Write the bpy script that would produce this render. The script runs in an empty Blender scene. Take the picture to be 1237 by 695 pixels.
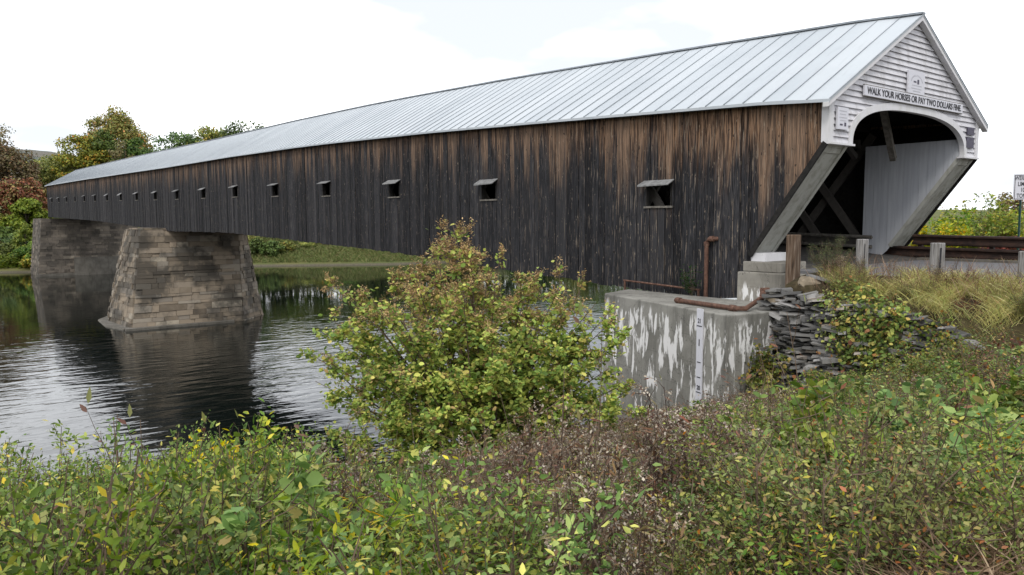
import bpy, math, random
import numpy as np
from mathutils import Matrix, Vector

C = bpy.context.scene.collection
SC = bpy.context.scene
rnd = random.Random(7)

# ------------------------------------------------------------------ camera, sky, sun, exposure
F_PX, W_PX = 926.5, 1237.0
PITCH, ROLL, YAW = math.radians(5.044), math.radians(-0.244), math.radians(37.815)
CAM = np.array([-17.553, -10.168, 1.993])
fwd = np.array([math.sin(YAW) * math.cos(PITCH), math.cos(YAW) * math.cos(PITCH), -math.sin(PITCH)])
r0 = np.array([math.cos(YAW), -math.sin(YAW), 0.0]); u0 = np.cross(r0, fwd)
rgt = math.cos(ROLL) * r0 + math.sin(ROLL) * u0
upv = -math.sin(ROLL) * r0 + math.cos(ROLL) * u0
cd = bpy.data.cameras.new('camera'); cam = bpy.data.objects.new('camera', cd); C.objects.link(cam)
cam.matrix_world = Matrix(((rgt[0], upv[0], -fwd[0], CAM[0]), (rgt[1], upv[1], -fwd[1], CAM[1]),
                           (rgt[2], upv[2], -fwd[2], CAM[2]), (0, 0, 0, 1)))
cd.sensor_width = 36; cd.lens = F_PX / W_PX * 36; cd.clip_start = 0.05; cd.clip_end = 5000
SC.camera = cam

SUN_EL, SUN_AZ = math.radians(48), math.radians(232)      # azimuth clockwise from +Y
world = bpy.data.worlds.new('World'); SC.world = world; world.use_nodes = True
wn = world.node_tree; wl = wn.links
for n in list(wn.nodes): wn.nodes.remove(n)
wo = wn.nodes.new('ShaderNodeOutputWorld'); bg = wn.nodes.new('ShaderNodeBackground')
bg.inputs['Strength'].default_value = 0.1
sky = wn.nodes.new('ShaderNodeTexSky'); sky.sky_type = 'NISHITA'; sky.sun_disc = False
sky.sun_elevation = SUN_EL; sky.sun_rotation = SUN_AZ
tc = wn.nodes.new('ShaderNodeTexCoord'); mp = wn.nodes.new('ShaderNodeMapping')
mp.inputs['Scale'].default_value = (1.0, 1.0, 2.6)
wl.new(tc.outputs['Generated'], mp.inputs['Vector'])
cn = wn.nodes.new('ShaderNodeTexNoise'); cn.inputs['Scale'].default_value = 2.2; cn.inputs['Detail'].default_value = 5
wl.new(mp.outputs['Vector'], cn.inputs['Vector'])
cr = wn.nodes.new('ShaderNodeValToRGB')
cr.color_ramp.elements[0].position = 0.38; cr.color_ramp.elements[0].color = (4.15, 4.3, 4.6, 1)
cr.color_ramp.elements[1].position = 0.58; cr.color_ramp.elements[1].color = (9.4, 9.5, 9.7, 1)
wl.new(cn.outputs['Fac'], cr.inputs['Fac'])
mxw = wn.nodes.new('ShaderNodeMix'); mxw.data_type = 'RGBA'; mxw.inputs['Factor'].default_value = 0.93
wl.new(sky.outputs['Color'], mxw.inputs['A']); wl.new(cr.outputs['Color'], mxw.inputs['B'])
wl.new(mxw.outputs['Result'], bg.inputs['Color']); wl.new(bg.outputs['Background'], wo.inputs['Surface'])

sd = bpy.data.lights.new('sun', 'SUN'); sun = bpy.data.objects.new('sun', sd); C.objects.link(sun)
sd.energy = 0.8; sd.angle = math.radians(14); sd.color = (1.0, 0.96, 0.9)
sv = Vector((math.sin(SUN_AZ) * math.cos(SUN_EL), math.cos(SUN_AZ) * math.cos(SUN_EL), math.sin(SUN_EL)))
sun.rotation_euler = sv.to_track_quat('Z', 'Y').to_euler(); sun.location = (-30, -30, 60)

SC.view_settings.view_transform = 'Standard'; SC.view_settings.look = 'None'
SC.view_settings.gamma = 1; SC.view_settings.use_curve_mapping = False
SC.view_settings.exposure = 1.2

# ------------------------------------------------------------------ helpers: scene graph
def tag(o, label=None, cat=None, group=None, kind=None):
    if label: o['label'] = label
    if cat: o['category'] = cat
    if group: o['group'] = group
    if kind: o['kind'] = kind
    return o

def thing(name, label, cat, loc=(0, 0, 0), rz=0.0, group=None):
    o = bpy.data.objects.new(name, None); C.objects.link(o)
    o.location = loc; o.rotation_euler = (0, 0, rz); o.empty_display_size = 0.2
    return tag(o, label, cat, group)

def link(name, me, mat, parent=None):
    o = bpy.data.objects.new(name, me); C.objects.link(o)
    me.name = name
    if mat is not None: me.materials.clear(); me.materials.append(mat)
    if parent is not None: o.parent = parent
    return o

def copy_tree(o, parent=None):
    c = o.copy(); C.objects.link(c)
    if parent is not None: c.parent = parent
    for ch in list(o.children): copy_tree(ch, c)
    return c

class MB:
    """collects shapes (world coordinates) and links them as one mesh object"""
    def __init__(s): s.v = []; s.f = []; s.a = []; s.cur = 0.0
    def add(s, vs, fs, at=None):
        b = len(s.v); s.v += [tuple(p) for p in vs]
        s.f += [tuple(i + b for i in f) for f in fs]
        s.a += list(at) if at is not None else [s.cur] * len(vs)
        return s
    HF = [(0, 3, 2, 1), (4, 5, 6, 7), (0, 1, 5, 4), (1, 2, 6, 5), (2, 3, 7, 6), (3, 0, 4, 7)]
    def hexa(s, p, at=None): return s.add(p, MB.HF, at)     # 4 bottom (ccw) then 4 top
    def box(s, a, b, at=None):
        x0, y0, z0 = [min(a[i], b[i]) for i in range(3)]; x1, y1, z1 = [max(a[i], b[i]) for i in range(3)]
        return s.hexa([(x0, y0, z0), (x1, y0, z0), (x1, y1, z0), (x0, y1, z0),
                       (x0, y0, z1), (x1, y0, z1), (x1, y1, z1), (x0, y1, z1)], at)
    def quad(s, *p): return s.add(p, [tuple(range(len(p)))])
    def prism(s, poly, z0, z1, top=None):
        n = len(poly); top = top or poly
        vs = [(x, y, z0) for x, y in poly] + [(x, y, z1) for x, y in top]
        fs = [tuple(range(n))[::-1], tuple(range(n, 2 * n))] + [(i, (i + 1) % n, n + (i + 1) % n, n + i) for i in range(n)]
        return s.add(vs, fs)
    def beam(s, a, b, w, h, up=(0, 0, 1)):
        a = Vector(a); b = Vector(b); d = (b - a).normalized(); u = Vector(up)
        sd_ = d.cross(u)
        if sd_.length < 1e-4: sd_ = d.cross(Vector((1, 0, 0)))
        sd_.normalize(); u = sd_.cross(d)
        q = lambda p, i, j: tuple(p + sd_ * (w / 2 * i) + u * (h / 2 * j))
        return s.hexa([q(a, -1, -1), q(a, 1, -1), q(b, 1, -1), q(b, -1, -1), q(a, -1, 1), q(a, 1, 1), q(b, 1, 1), q(b, -1, 1)])
    def tube(s, pts, rad, n=8, cap=True):
        pts = [Vector(p) for p in pts]
        rad = rad if isinstance(rad, (list, tuple)) else [rad] * len(pts)
        vs = []; fs = []
        for i, p in enumerate(pts):
            d = (pts[min(i + 1, len(pts) - 1)] - pts[max(i - 1, 0)]).normalized()
            u = Vector((0, 0, 1)) if abs(d.z) < .9 else Vector((1, 0, 0))
            a = d.cross(u).normalized(); b = d.cross(a)
            for k in range(n):
                t = 2 * math.pi * k / n
                vs.append(tuple(p + (a * math.cos(t) + b * math.sin(t)) * rad[i]))
        for i in range(len(pts) - 1):
            for k in range(n):
                fs.append((i * n + k, i * n + (k + 1) % n, (i + 1) * n + (k + 1) % n, (i + 1) * n + k))
        if cap:
            fs.append(tuple(range(n))[::-1]); fs.append(tuple((len(pts) - 1) * n + k for k in range(n)))
        return s.add(vs, fs)
    def build(s, name, mat, parent=None, attr=None, smooth=False, off=None):
        me = bpy.data.meshes.new(name)
        o = (0, 0, 0)
        if off is not None: o = off
        elif parent is not None:
            q = parent
            o = [0, 0, 0]
            while q is not None:
                o = [o[i] + q.location[i] for i in range(3)]; q = q.parent
        me.from_pydata([(x - o[0], y - o[1], z - o[2]) for x, y, z in s.v], [], s.f)
        if attr:
            at = me.attributes.new(attr, 'FLOAT', 'POINT'); at.data.foreach_set('value', s.a)
        if smooth:
            me.polygons.foreach_set('use_smooth', [True] * len(me.polygons))
        me.update()
        return link(name, me, mat, parent)

def np_mesh(name, V, Q, smooth=False):
    me = bpy.data.meshes.new(name); nv, nf = len(V), len(Q); k = Q.shape[1]
    me.vertices.add(nv); me.vertices.foreach_set('co', np.ascontiguousarray(V, dtype=np.float32).ravel())
    me.loops.add(nf * k); me.loops.foreach_set('vertex_index', np.ascontiguousarray(Q, dtype=np.int32).ravel())
    me.polygons.add(nf); me.polygons.foreach_set('loop_start', np.arange(0, nf * k, k, dtype=np.int32))
    me.polygons.foreach_set('loop_total', np.full(nf, k, dtype=np.int32))
    if smooth: me.polygons.foreach_set('use_smooth', np.ones(nf, dtype=bool))
    me.update(calc_edges=True); me.validate()
    return me

def nrmz(a): return a / np.maximum(np.linalg.norm(a, axis=1, keepdims=True), 1e-9)

def leaf_arrays(pos, d, n, L, Wd, fold=0.12, droop=0.1):
    d = nrmz(d); sd_ = nrmz(np.cross(d, n)); u = np.cross(sd_, d)
    L = np.asarray(L)[:, None] * np.ones((len(pos), 1)); Wd = np.asarray(Wd)[:, None] * np.ones((len(pos), 1))
    V = np.empty((len(pos), 6, 3)); w2_ = np.where(Wd / L > .6, .44, .30)
    V[:, 0] = pos
    V[:, 1] = pos + .36 * L * d + .5 * Wd * sd_ + (fold * Wd - droop * .36 * L) * u
    V[:, 2] = pos + .74 * L * d + w2_ * Wd * sd_ + (fold * Wd - droop * .74 * L) * u
    V[:, 3] = pos + L * d - droop * L * u
    V[:, 4] = pos + .74 * L * d - w2_ * Wd * sd_ + (fold * Wd - droop * .74 * L) * u
    V[:, 5] = pos + .36 * L * d - .5 * Wd * sd_ + (fold * Wd - droop * .36 * L) * u
    b = np.arange(len(pos))[:, None] * 6
    Q = np.concatenate([b + np.array([0, 1, 2, 3]), b + np.array([0, 3, 4, 5])], axis=1).reshape(-1, 4)
    return V.reshape(-1, 3), Q

def blade_arrays(pos, d, n, L, Wd, droop=.4):
    d = nrmz(d); sd_ = nrmz(np.cross(d, n)); L = L[:, None]; Wd = Wd[:, None]; V = np.empty((len(pos), 8, 3))
    out = d * np.array([1, 1, 0]); out = nrmz(out + 1e-6)
    for i, (t, w) in enumerate(((0, .8), (.36, 1.0), (.72, .7), (1.0, .08))):
        c = pos + d * L * t + (out * .35 - np.array([0, 0, 1.0])) * (droop * L * t * t)
        V[:, 2 * i] = c + sd_ * Wd * w / 2; V[:, 2 * i + 1] = c - sd_ * Wd * w / 2
    b = np.arange(len(pos))[:, None] * 8
    Q = np.concatenate([b + np.array([2 * i, 2 * i + 1, 2 * i + 3, 2 * i + 2]) for i in range(3)], axis=1).reshape(-1, 4)
    return V.reshape(-1, 3), Q

def text_mesh(txt, size, extrude=0.004, sx=1.0, spacing=1.0):
    cu = bpy.data.curves.new('lettering', 'FONT'); cu.body = txt; cu.size = size; cu.extrude = extrude
    cu.align_x = 'CENTER'; cu.align_y = 'CENTER'; cu.space_character = spacing; cu.offset = size * .012
    ob = bpy.data.objects.new('lettering', cu); C.objects.link(ob)
    bpy.context.view_layer.update()
    me = bpy.data.meshes.new_from_object(ob.evaluated_get(bpy.context.evaluated_depsgraph_get()))
    bpy.data.objects.remove(ob); bpy.data.curves.remove(cu)
    for v in me.vertices: v.co.x *= sx
    return me

# ------------------------------------------------------------------ helpers: materials
class G:
    def __init__(s, name):
        s.mat = bpy.data.materials.new(name); s.mat.use_nodes = True; s.nt = s.mat.node_tree
        s.b = s.nt.nodes['Principled BSDF']; s.outn = s.nt.nodes['Material Output']
    def set(s, sock, v):
        if isinstance(v, bpy.types.NodeSocket): s.nt.links.new(v, sock)
        else:
            if sock.type == 'RGBA' and len(v) == 3: v = (*v, 1)
            sock.default_value = v
    def node(s, t, ins=None, **pr):
        n = s.nt.nodes.new(t)
        for k, v in pr.items(): setattr(n, k, v)
        for k, v in (ins or {}).items(): s.set(n.inputs[k], v)
        return n
    def math(s, op, a, b=0.0, clamp=False):
        return s.node('ShaderNodeMath', {0: a, 1: b}, operation=op, use_clamp=clamp).outputs[0]
    def mix(s, f, a, b, blend='MIX'):
        n = s.node('ShaderNodeMix', data_type='RGBA', blend_type=blend)
        s.set(n.inputs['Factor'], f); s.set(n.inputs['A'], a); s.set(n.inputs['B'], b)
        return n.outputs['Result']
    def coord(s, which='Object'): return s.node('ShaderNodeTexCoord').outputs[which]
    def map(s, scale=(1, 1, 1), loc=(0, 0, 0), vec=None, rot=(0, 0, 0)):
        return s.node('ShaderNodeMapping', {'Vector': vec or s.coord(), 'Scale': scale, 'Location': loc, 'Rotation': rot}).outputs[0]
    def noise(s, vec=None, scale=5.0, detail=4.0, rough=.55, dist=0.0):
        return s.node('ShaderNodeTexNoise', {'Vector': vec or s.coord(), 'Scale': scale, 'Detail': detail, 'Roughness': rough, 'Distortion': dist}).outputs['Fac']
    def smooth(s, x, lo, hi, a=0.0, b=1.0):
        return s.node('ShaderNodeMapRange', {'Value': x, 'From Min': lo, 'From Max': hi, 'To Min': a, 'To Max': b}, interpolation_type='SMOOTHSTEP').outputs[0]
    def ramp(s, f, stops, interp='LINEAR'):
        n = s.node('ShaderNodeValToRGB'); s.set(n.inputs[0], f); e = n.color_ramp.elements; n.color_ramp.interpolation = interp
        while len(e) < len(stops): e.new(.5)
        for i, (p, c) in enumerate(stops): e[i].position = p; e[i].color = (*c, 1)
        return n.outputs['Color']
    def attr(s, name): return s.node('ShaderNodeAttribute', attribute_name=name).outputs['Fac']
    def island(s): return s.node('ShaderNodeNewGeometry').outputs['Random Per Island']
    def objrand(s): return s.node('ShaderNodeObjectInfo').outputs['Random']
    def sep(s, vec=None):
        return s.node('ShaderNodeSeparateXYZ', {0: vec or s.coord()}).outputs
    def bump(s, h, strength=.3, dist=.02):
        return s.node('ShaderNodeBump', {'Height': h, 'Strength': strength, 'Distance': dist}).outputs[0]
    def out(s, col, rough=.8, nor=None, spec=.3, metal=0.0):
        s.set(s.b.inputs['Base Color'], col); s.set(s.b.inputs['Roughness'], rough)
        s.b.inputs['Specular IOR Level'].default_value = spec; s.set(s.b.inputs['Metallic'], metal)
        if nor is not None: s.set(s.b.inputs['Normal'], nor)
        return s.mat

def leaf_mat(name, stops, trans=.3, rough=.55, vary=.25):
    g = G(name)
    c = g.ramp(g.island(), stops)
    o = g.objrand()
    hsv = g.node('ShaderNodeHueSaturation', {'Color': c, 'Hue': g.smooth(o, 0, 1, .482, .512), 'Saturation': g.smooth(g.math('FRACT', g.math('MULTIPLY', o, 17.3)), 0, 1, .95, 1.18),
                                             'Value': g.math('MULTIPLY', g.smooth(g.noise(scale=1.7, detail=2), .3, .7, 1 - vary, 1 + vary), g.smooth(g.math('FRACT', g.math('MULTIPLY', o, 7.7)), 0, 1, .80, 1.25))}).outputs[0]
    g.out(hsv, rough, spec=.25)
    tr = g.node('ShaderNodeBsdfTranslucent', {'Color': hsv})
    m = g.node('ShaderNodeMixShader', {0: trans, 1: g.b.outputs[0], 2: tr.outputs[0]})
    g.nt.links.new(m.outputs[0], g.outn.inputs['Surface'])
    return g.mat

def plain_mat(name, col, rough=.7, var=.25, scale=6.0, bump=.2, spec=.3, metal=0.0):
    g = G(name); n = g.noise(scale=scale, detail=6)
    a = tuple(c * (1 - var) for c in col); b = tuple(min(1, c * (1 + var)) for c in col)
    return g.out(g.mix(g.smooth(n, .3, .7), a, b), rough, g.bump(n, bump, .02), spec, metal)

# weathered side boards
g = G('weathered_boards')
sp = g.sep(); bel = g.attr('below'); isl = g.island()
st1 = g.noise(g.map((9, 9, .55)), 1.6, 6, .62)
st2 = g.noise(g.map((22, 22, 1.1), (3, 5, 1)), 1.6, 5, .6)
st3 = g.noise(g.map((3.0, 3.0, .3), (7, 1, 2)), 1.2, 4, .6)
near = g.smooth(sp['Y'], 0, 19, 1, 0)
depth = g.math('ADD', g.math('MULTIPLY', near, 1.15), .78)
q = g.math('SUBTRACT', depth, bel)
q = g.math('ADD', q, g.math('MULTIPLY', g.math('SUBTRACT', st3, .5), 1.5))
q = g.math('ADD', q, g.math('MULTIPLY', g.math('SUBTRACT', st1, .5), 2.4))
q = g.math('ADD', q, g.math('MULTIPLY', g.math('SUBTRACT', isl, .5), 1.8))
brown_f = g.smooth(q, -.7, 1.5)
dark = g.mix(g.smooth(st2, .35, .7), (.0075, .0075, .009), (.034, .034, .037))
dark = g.mix(g.math('MULTIPLY', g.smooth(isl, .55, 1.0), .5), dark, (.033, .032, .034))
dark = g.mix(1.0, dark, g.ramp(g.math('FRACT', g.math('MULTIPLY', isl, 37.7)), [(0, (.55, .55, .56)), (.5, (1, 1, 1)), (.85, (1.2, 1.19, 1.17)), (1, (1.7, 1.65, 1.6))]), 'MULTIPLY')
brown = g.mix(g.smooth(g.math('ADD', g.math('MULTIPLY', st2, .6), g.math('MULTIPLY', st1, .4)), .42, .61), (.024, .0135, .0085), (.235, .142, .086))
brown = g.mix(g.math('MULTIPLY', g.smooth(isl, .3, 1.0), .45), brown, (.16, .115, .085))
col = g.mix(brown_f, dark, brown)
worn = g.smooth(g.noise(g.map((16, 16, .9), (1, 9, 4)), 1.5, 4, .65), .585, .66)
worn = g.math('MULTIPLY', worn, g.smooth(near, 0, 1, .30, .75))
col = g.mix(worn, col, (.21, .17, .13))
chip = g.smooth(g.noise(g.map((15, 15, 4.2), (2, 2, 8)), 1.3, 2, .5), .67, .72)
col = g.mix(g.math('MULTIPLY', g.math('MULTIPLY', chip, .75), g.smooth(st1, .35, .6)), col, (.27, .22, .165))
knot = g.smooth(g.noise(g.map((10, 10, 6), (4, 1, 3)), 1.2, 1, .4), .715, .745)
col = g.mix(g.math('MULTIPLY', knot, .8), col, (.012, .01, .009))
M_BOARD = g.out(col, .85, g.bump(st2, .35, .012), .15)

# roof metal
g = G('roof_metal')
n1 = g.noise(scale=.35, detail=5); n2 = g.noise(g.map((1.2, 6, 1.2)), 1.5, 5)
col = g.mix(g.smooth(n1, .3, .7), (.315, .345, .37), (.375, .405, .43))
col = g.mix(g.math('MULTIPLY', g.smooth(g.island(), 0, 1), .5), col, (.41, .435, .455))
col = g.mix(g.math('MULTIPLY', g.smooth(n2, .55, .8), .4), col, (.26, .275, .295))
M_ROOF = g.out(col, .6, None, .3, 0.0)
M_SEAM = plain_mat('roof_seam_metal', (.21, .23, .25), .5, .15)  # darker grey than the panels: shadow lines of the seams put into the colour

# painted wood
def painted(name, base, dirt, amt=.5):
    g = G(name)
    n1 = g.noise(g.map((2, 2, .6)), 2.2, 6, .6); n2 = g.noise(scale=14, detail=5)
    c = g.mix(g.math('MULTIPLY', g.smooth(n1, .42, .72), amt), base, dirt)
    c = g.mix(g.math('MULTIPLY', g.smooth(n2, .62, .75), .4), c, tuple(x * .55 for x in dirt))
    return g.out(c, .7, g.bump(n2, .12, .01), .25)
M_WHITE = painted('white_paint', (.52, .515, .54), (.34, .33, .335), .75)
M_TRIM = painted('white_trim_paint', (.53, .525, .54), (.40, .40, .37))
M_CHEEK = painted('grey_cheek_paint', (.32, .32, .29), (.18, .175, .145), .8)
g = G('grey_panel_paint')
n1 = g.noise(g.map((2, 7, .5)), 1.4, 6, .6)
c = g.mix(g.smooth(n1, .3, .72), (.36, .37, .40), (.45, .465, .49))
c = g.mix(g.math('MULTIPLY', g.smooth(g.island(), 0, 1), .35), c, (.34, .355, .39))
M_PANEL = g.out(c, .6, g.bump(n1, .1, .01), .3)

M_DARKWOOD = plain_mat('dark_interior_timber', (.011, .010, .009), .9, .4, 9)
M_TIMBER = plain_mat('grey_weathered_timber', (.12, .11, .095), .85, .35, 8)
M_DECK = plain_mat('worn_deck_planks', (.06, .055, .05), .9, .3, 5)
M_BLACK = plain_mat('black_lettering', (.015, .015, .018), .6, .1)
M_DARKSIGN = plain_mat('dark_sign_paint', (.055, .05, .075), .6, .2)
M_SIGNW = painted('sign_board_white', (.52, .52, .56), (.5, .5, .52), .4)
M_GREY = plain_mat('faded_grey_lettering', (.33, .33, .36), .7, .1)
M_HOOD = plain_mat('hood_weathered_board', (.17, .17, .168), .7, .3, 7)

# concrete with drips
def concrete(name, a, b, drip=0.0, top=0.0):
    g = G(name)
    n1 = g.noise(scale=.9, detail=7, rough=.62); n2 = g.noise(scale=9, detail=6); n3 = g.noise(g.map((3, 3, .35)), 1.3, 5, .6)
    c = g.mix(g.smooth(n1, .33, .68), a, b)
    c = g.mix(g.math('MULTIPLY', g.smooth(n3, .50, .72), .55), c, tuple(x * .42 for x in a))
    c = g.mix(g.math('MULTIPLY', g.smooth(n2, .58, .75), .35), c, tuple(x * .55 for x in a))
    if drip:
        z = g.sep()['Z']
        ln = g.math('FRACT', g.math('ADD', g.math('MULTIPLY', z, 1.55), g.math('MULTIPLY', n1, .03)))
        c = g.mix(g.math('MULTIPLY', g.smooth(ln, .035, .0), .45), c, tuple(x * .4 for x in a))
        ck = g.math('ABSOLUTE', g.math('SUBTRACT', g.noise(scale=.8, detail=5, rough=.7, dist=.6), .5))
        c = g.mix(g.math('MULTIPLY', g.smooth(ck, .006, .0), .7), c, tuple(x * .25 for x in a))
        d = g.noise(g.map((3.4, 3.4, .75), (1, 4, 2)), 1.35, 4, .6, .5)
        d2 = g.noise(g.map((8, 8, 2.2), (1, 2, 6)), 1.1, 4, .6, .8)
        band = g.math('MULTIPLY', g.smooth(z, top - .10, top - .5), g.smooth(z, top - 2.5, top - .9))
        thr = g.math('ADD', d, g.math('MULTIPLY', g.math('SUBTRACT', d2, .5), .30))
        thr = g.math('ADD', thr, g.math('MULTIPLY', band, .085))
        f = g.math('MULTIPLY', g.smooth(thr, .575, .635), g.smooth(z, top - .04, top - .3))
        c = g.mix(g.math('MULTIPLY', f, drip), c, (.60, .59, .58))
    h = g.math('ADD', g.math('MULTIPLY', n2, .5), n1)
    return g.out(c, .9, g.bump(h, .35, .03), .2)
M_CONC = concrete('stained_concrete', (.14, .135, .12), (.235, .228, .205), 1.0, 3.85)
M_CONC2 = concrete('abutment_concrete', (.155, .145, .125), (.25, .235, .205), 1.0, 3.45)
M_CONC3 = concrete('far_concrete', (.085, .078, .066), (.135, .125, .108))

# stone
def stone(name, stops, moss=.3):
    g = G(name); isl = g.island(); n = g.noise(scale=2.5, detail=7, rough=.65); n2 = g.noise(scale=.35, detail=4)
    c = g.ramp(isl, stops)
    c = g.mix(g.math('MULTIPLY', g.smooth(n, .4, .75), .5), c, (.215, .18, .138))
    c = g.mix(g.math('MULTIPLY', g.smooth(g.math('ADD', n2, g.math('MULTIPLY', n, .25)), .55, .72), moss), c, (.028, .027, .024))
    return g.out(c, .9, g.bump(n, .5, .04), .2)
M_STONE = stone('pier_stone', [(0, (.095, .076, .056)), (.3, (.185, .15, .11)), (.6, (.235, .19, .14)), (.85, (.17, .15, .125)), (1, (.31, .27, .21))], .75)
M_STONE_D = stone('far_abutment_stone', [(0, (.06, .052, .044)), (.4, (.115, .10, .085)), (.8, (.155, .132, .108)), (1, (.23, .20, .16))], .5)
M_MORTAR = plain_mat('dark_mortar', (.02, .018, .016), .95, .3, 3)
g = G('slate_stone'); isl = g.island(); n = g.noise(scale=7, detail=6)
c = g.ramp(isl, [(0, (.045, .044, .043)), (.35, (.105, .103, .10)), (.7, (.19, .184, .175)), (.88, (.33, .32, .31)), (1, (.23, .175, .12))])
c = g.mix(g.math('MULTIPLY', g.smooth(n, .45, .75), .45), c, (.09, .08, .06))
M_SLATE = g.out(c, .75, g.bump(n, .5, .02), .3)
M_BOULDER = plain_mat('tan_boulder', (.19, .155, .11), .9, .3, 5, .6)

# rust
g = G('rusty_steel'); n = g.noise(scale=5, detail=7, rough=.65); n2 = g.noise(g.map((1, 1, 6)), 3, 4)
c = g.ramp(n, [(.3, (.012, .008, .007)), (.5, (.028, .016, .012)), (.7, (.055, .027, .017))])
c = g.mix(g.math('MULTIPLY', g.smooth(n2, .5, .7), .4), c, (.05, .032, .026))
M_RUST = g.out(c, .75, g.bump(n, .3, .01), .3, .2)
g = G('rusty_pipe'); n = g.noise(scale=11, detail=6)
M_PIPE = g.out(g.ramp(n, [(.3, (.05, .026, .019)), (.6, (.12, .062, .042)), (.8, (.19, .125, .09))]), .75, g.bump(n, .3, .005), .3, .1)
g = G('weathered_post'); n = g.noise(g.map((9, 9, .8)), 2.5, 6)
M_POST = g.out(g.ramp(n, [(.3, (.05, .045, .04)), (.5, (.18, .172, .165)), (.75, (.31, .30, .30))]), .85, g.bump(n, .4, .01), .2)
M_POSTB = G('brown_post')
n = M_POSTB.noise(M_POSTB.map((9, 9, .8)), 2.5, 6)
M_POSTB = M_POSTB.out(M_POSTB.ramp(n, [(.3, (.03, .02, .013)), (.5, (.10, .066, .044)), (.75, (.20, .165, .13))]), .85, M_POSTB.bump(n, .4, .01), .2)
M_GREENPOST = plain_mat('green_sign_post', (.012, .045, .035), .5, .2)
M_BARK = plain_mat('bark', (.07, .055, .042), .9, .4, 8, .5)
M_TWIG = plain_mat('brown_twig', (.095, .066, .045), .9, .35, 8)
M_TWIGD = plain_mat('dark_brown_stalk', (.055, .034, .026), .9, .4, 8)
M_ASPH = G('road_asphalt'); n = M_ASPH.noise(scale=60, detail=4); n2 = M_ASPH.noise(scale=.7, detail=5)
M_ASPH = M_ASPH.out(M_ASPH.mix(M_ASPH.smooth(n2, .3, .7), M_ASPH.mix(n, (.085, .085, .092), (.14, .14, .148)), (.14, .137, .137)), .9, M_ASPH.bump(n, .3, .006), .2)

# ground
g = G('ground'); sp = g.sep(); n1 = g.noise(scale=.6, detail=8, rough=.65); n2 = g.noise(scale=7, detail=6); n3 = g.noise(scale=.09, detail=5)
near_c = g.mix(g.smooth(n1, .35, .65), (.035, .027, .016), (.06, .052, .022))
near_c = g.mix(g.math('MULTIPLY', g.smooth(n2, .45, .7), .5), near_c, (.10, .078, .045))
far_c = g.mix(g.smooth(n3, .35, .65), (.065, .085, .028), (.12, .12, .045))
far_c = g.mix(g.math('MULTIPLY', g.smooth(n1, .4, .7), .5), far_c, (.10, .085, .040))
shore = g.mix(g.smooth(n2, .4, .6), (.06, .055, .038), (.12, .105, .075))
far_c = g.mix(g.smooth(sp['Z'], -6.45, -6.75), far_c, shore)
hillc = g.mix(g.smooth(g.noise(scale=.03, detail=9, rough=.75), .35, .65), (.075, .088, .078), (.125, .11, .09))
far_c = g.mix(g.smooth(sp['Y'], 300, 420), far_c, hillc)
M_GROUND = g.out(g.mix(g.smooth(sp['Y'], 40, 90), near_c, far_c), .95, g.bump(n2, .6, .06), .1)

# water
g = G('river_water')
w1 = g.noise(g.map((.50, 1.25, 1), rot=(0, 0, .55)), 1.0, 1.2, .45, .5)
w2 = g.noise(g.map((1.9, 4.4, 1), (5, 2, 0), rot=(0, 0, .35)), 1.0, 2, .5, .3)
calm = g.smooth(g.noise(scale=.05, detail=3), .38, .60, .35, 1.0)
fall = g.smooth(g.sep()['Y'], 25, 80, 1.0, .10)
h = g.math('MULTIPLY', g.math('ADD', w1, g.math('MULTIPLY', w2, .20)), g.math('MULTIPLY', calm, fall))
M_WATER = g.out((.005, .007, .006), .025, g.bump(h, 1.0, .085), .5)
g.b.inputs['IOR'].default_value = 1.43

# leaves
def hx(s): return tuple(((int(s[i:i + 2], 16) / 255) ** 2.2) for i in (0, 2, 4))
L_GREEN = leaf_mat('green_leaf', [(0, (.053, .092, .023)), (.3, (.117, .188, .041)), (.65, (.193, .272, .063)), (.88, (.310, .362, .101)), (1, (.619, .517, .114))])
L_MID = leaf_mat('small_green_leaf', [(0, (.078, .111, .033)), (.35, (.162, .210, .061)), (.7, (.246, .282, .087)), (.88, (.351, .353, .125)), (.95, (.295, .183, .065)), (1, (.392, .170, .055))])
L_YEL = leaf_mat('yellow_green_leaf', [(0, (.087, .160, .026)), (.4, (.204, .276, .041)), (.75, (.392, .407, .058)), (.93, (.609, .494, .065)), (1, (.581, .290, .044))], .35)
L_BUSH = leaf_mat('autumn_shrub_leaf', [(0, (.075, .155, .028)), (.25, (.155, .26, .042)), (.55, (.265, .36, .060)), (.82, (.38, .43, .080)), (.95, (.47, .42, .09)), (1, (.29, .19, .085))], .33)
L_SEED = leaf_mat('tan_seed_spray', [(0, (.220, .140, .075)), (.5, (.396, .275, .155)), (.85, (.528, .403, .241)), (1, (.297, .317, .103))], .2)
L_DRY = leaf_mat('dry_brown_leaf', [(0, (.06, .032, .022)), (.35, (.14, .075, .046)), (.65, (.22, .14, .078)), (.82, (.14, .155, .055)), (.93, (.30, .22, .13)), (1, (.20, .07, .035))], .15)
L_FLUFF = leaf_mat('pale_seed_fluff', [(0, (.175, .131, .100)), (.5, (.325, .269, .213)), (1, (.550, .488, .413))], .25)
L_VINE = leaf_mat('vine_leaf', [(0, (.056, .100, .023)), (.4, (.135, .192, .039)), (.7, (.247, .270, .056)), (.88, (.382, .315, .068)), (.95, (.337, .169, .051)), (1, (.158, .033, .033))], .3)
L_RED = leaf_mat('red_bramble_leaf', [(0, (.054, .022, .017)), (.4, (.120, .038, .024)), (.75, (.180, .066, .034)), (1, (.120, .120, .036))], .25)
L_GOLD = leaf_mat('golden_grass', [(0, (.18, .14, .06)), (.3, (.31, .27, .105)), (.6, (.44, .39, .165)), (.76, (.24, .29, .085)), (.9, (.56, .48, .27)), (1, (.32, .16, .085))], .3)
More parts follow.
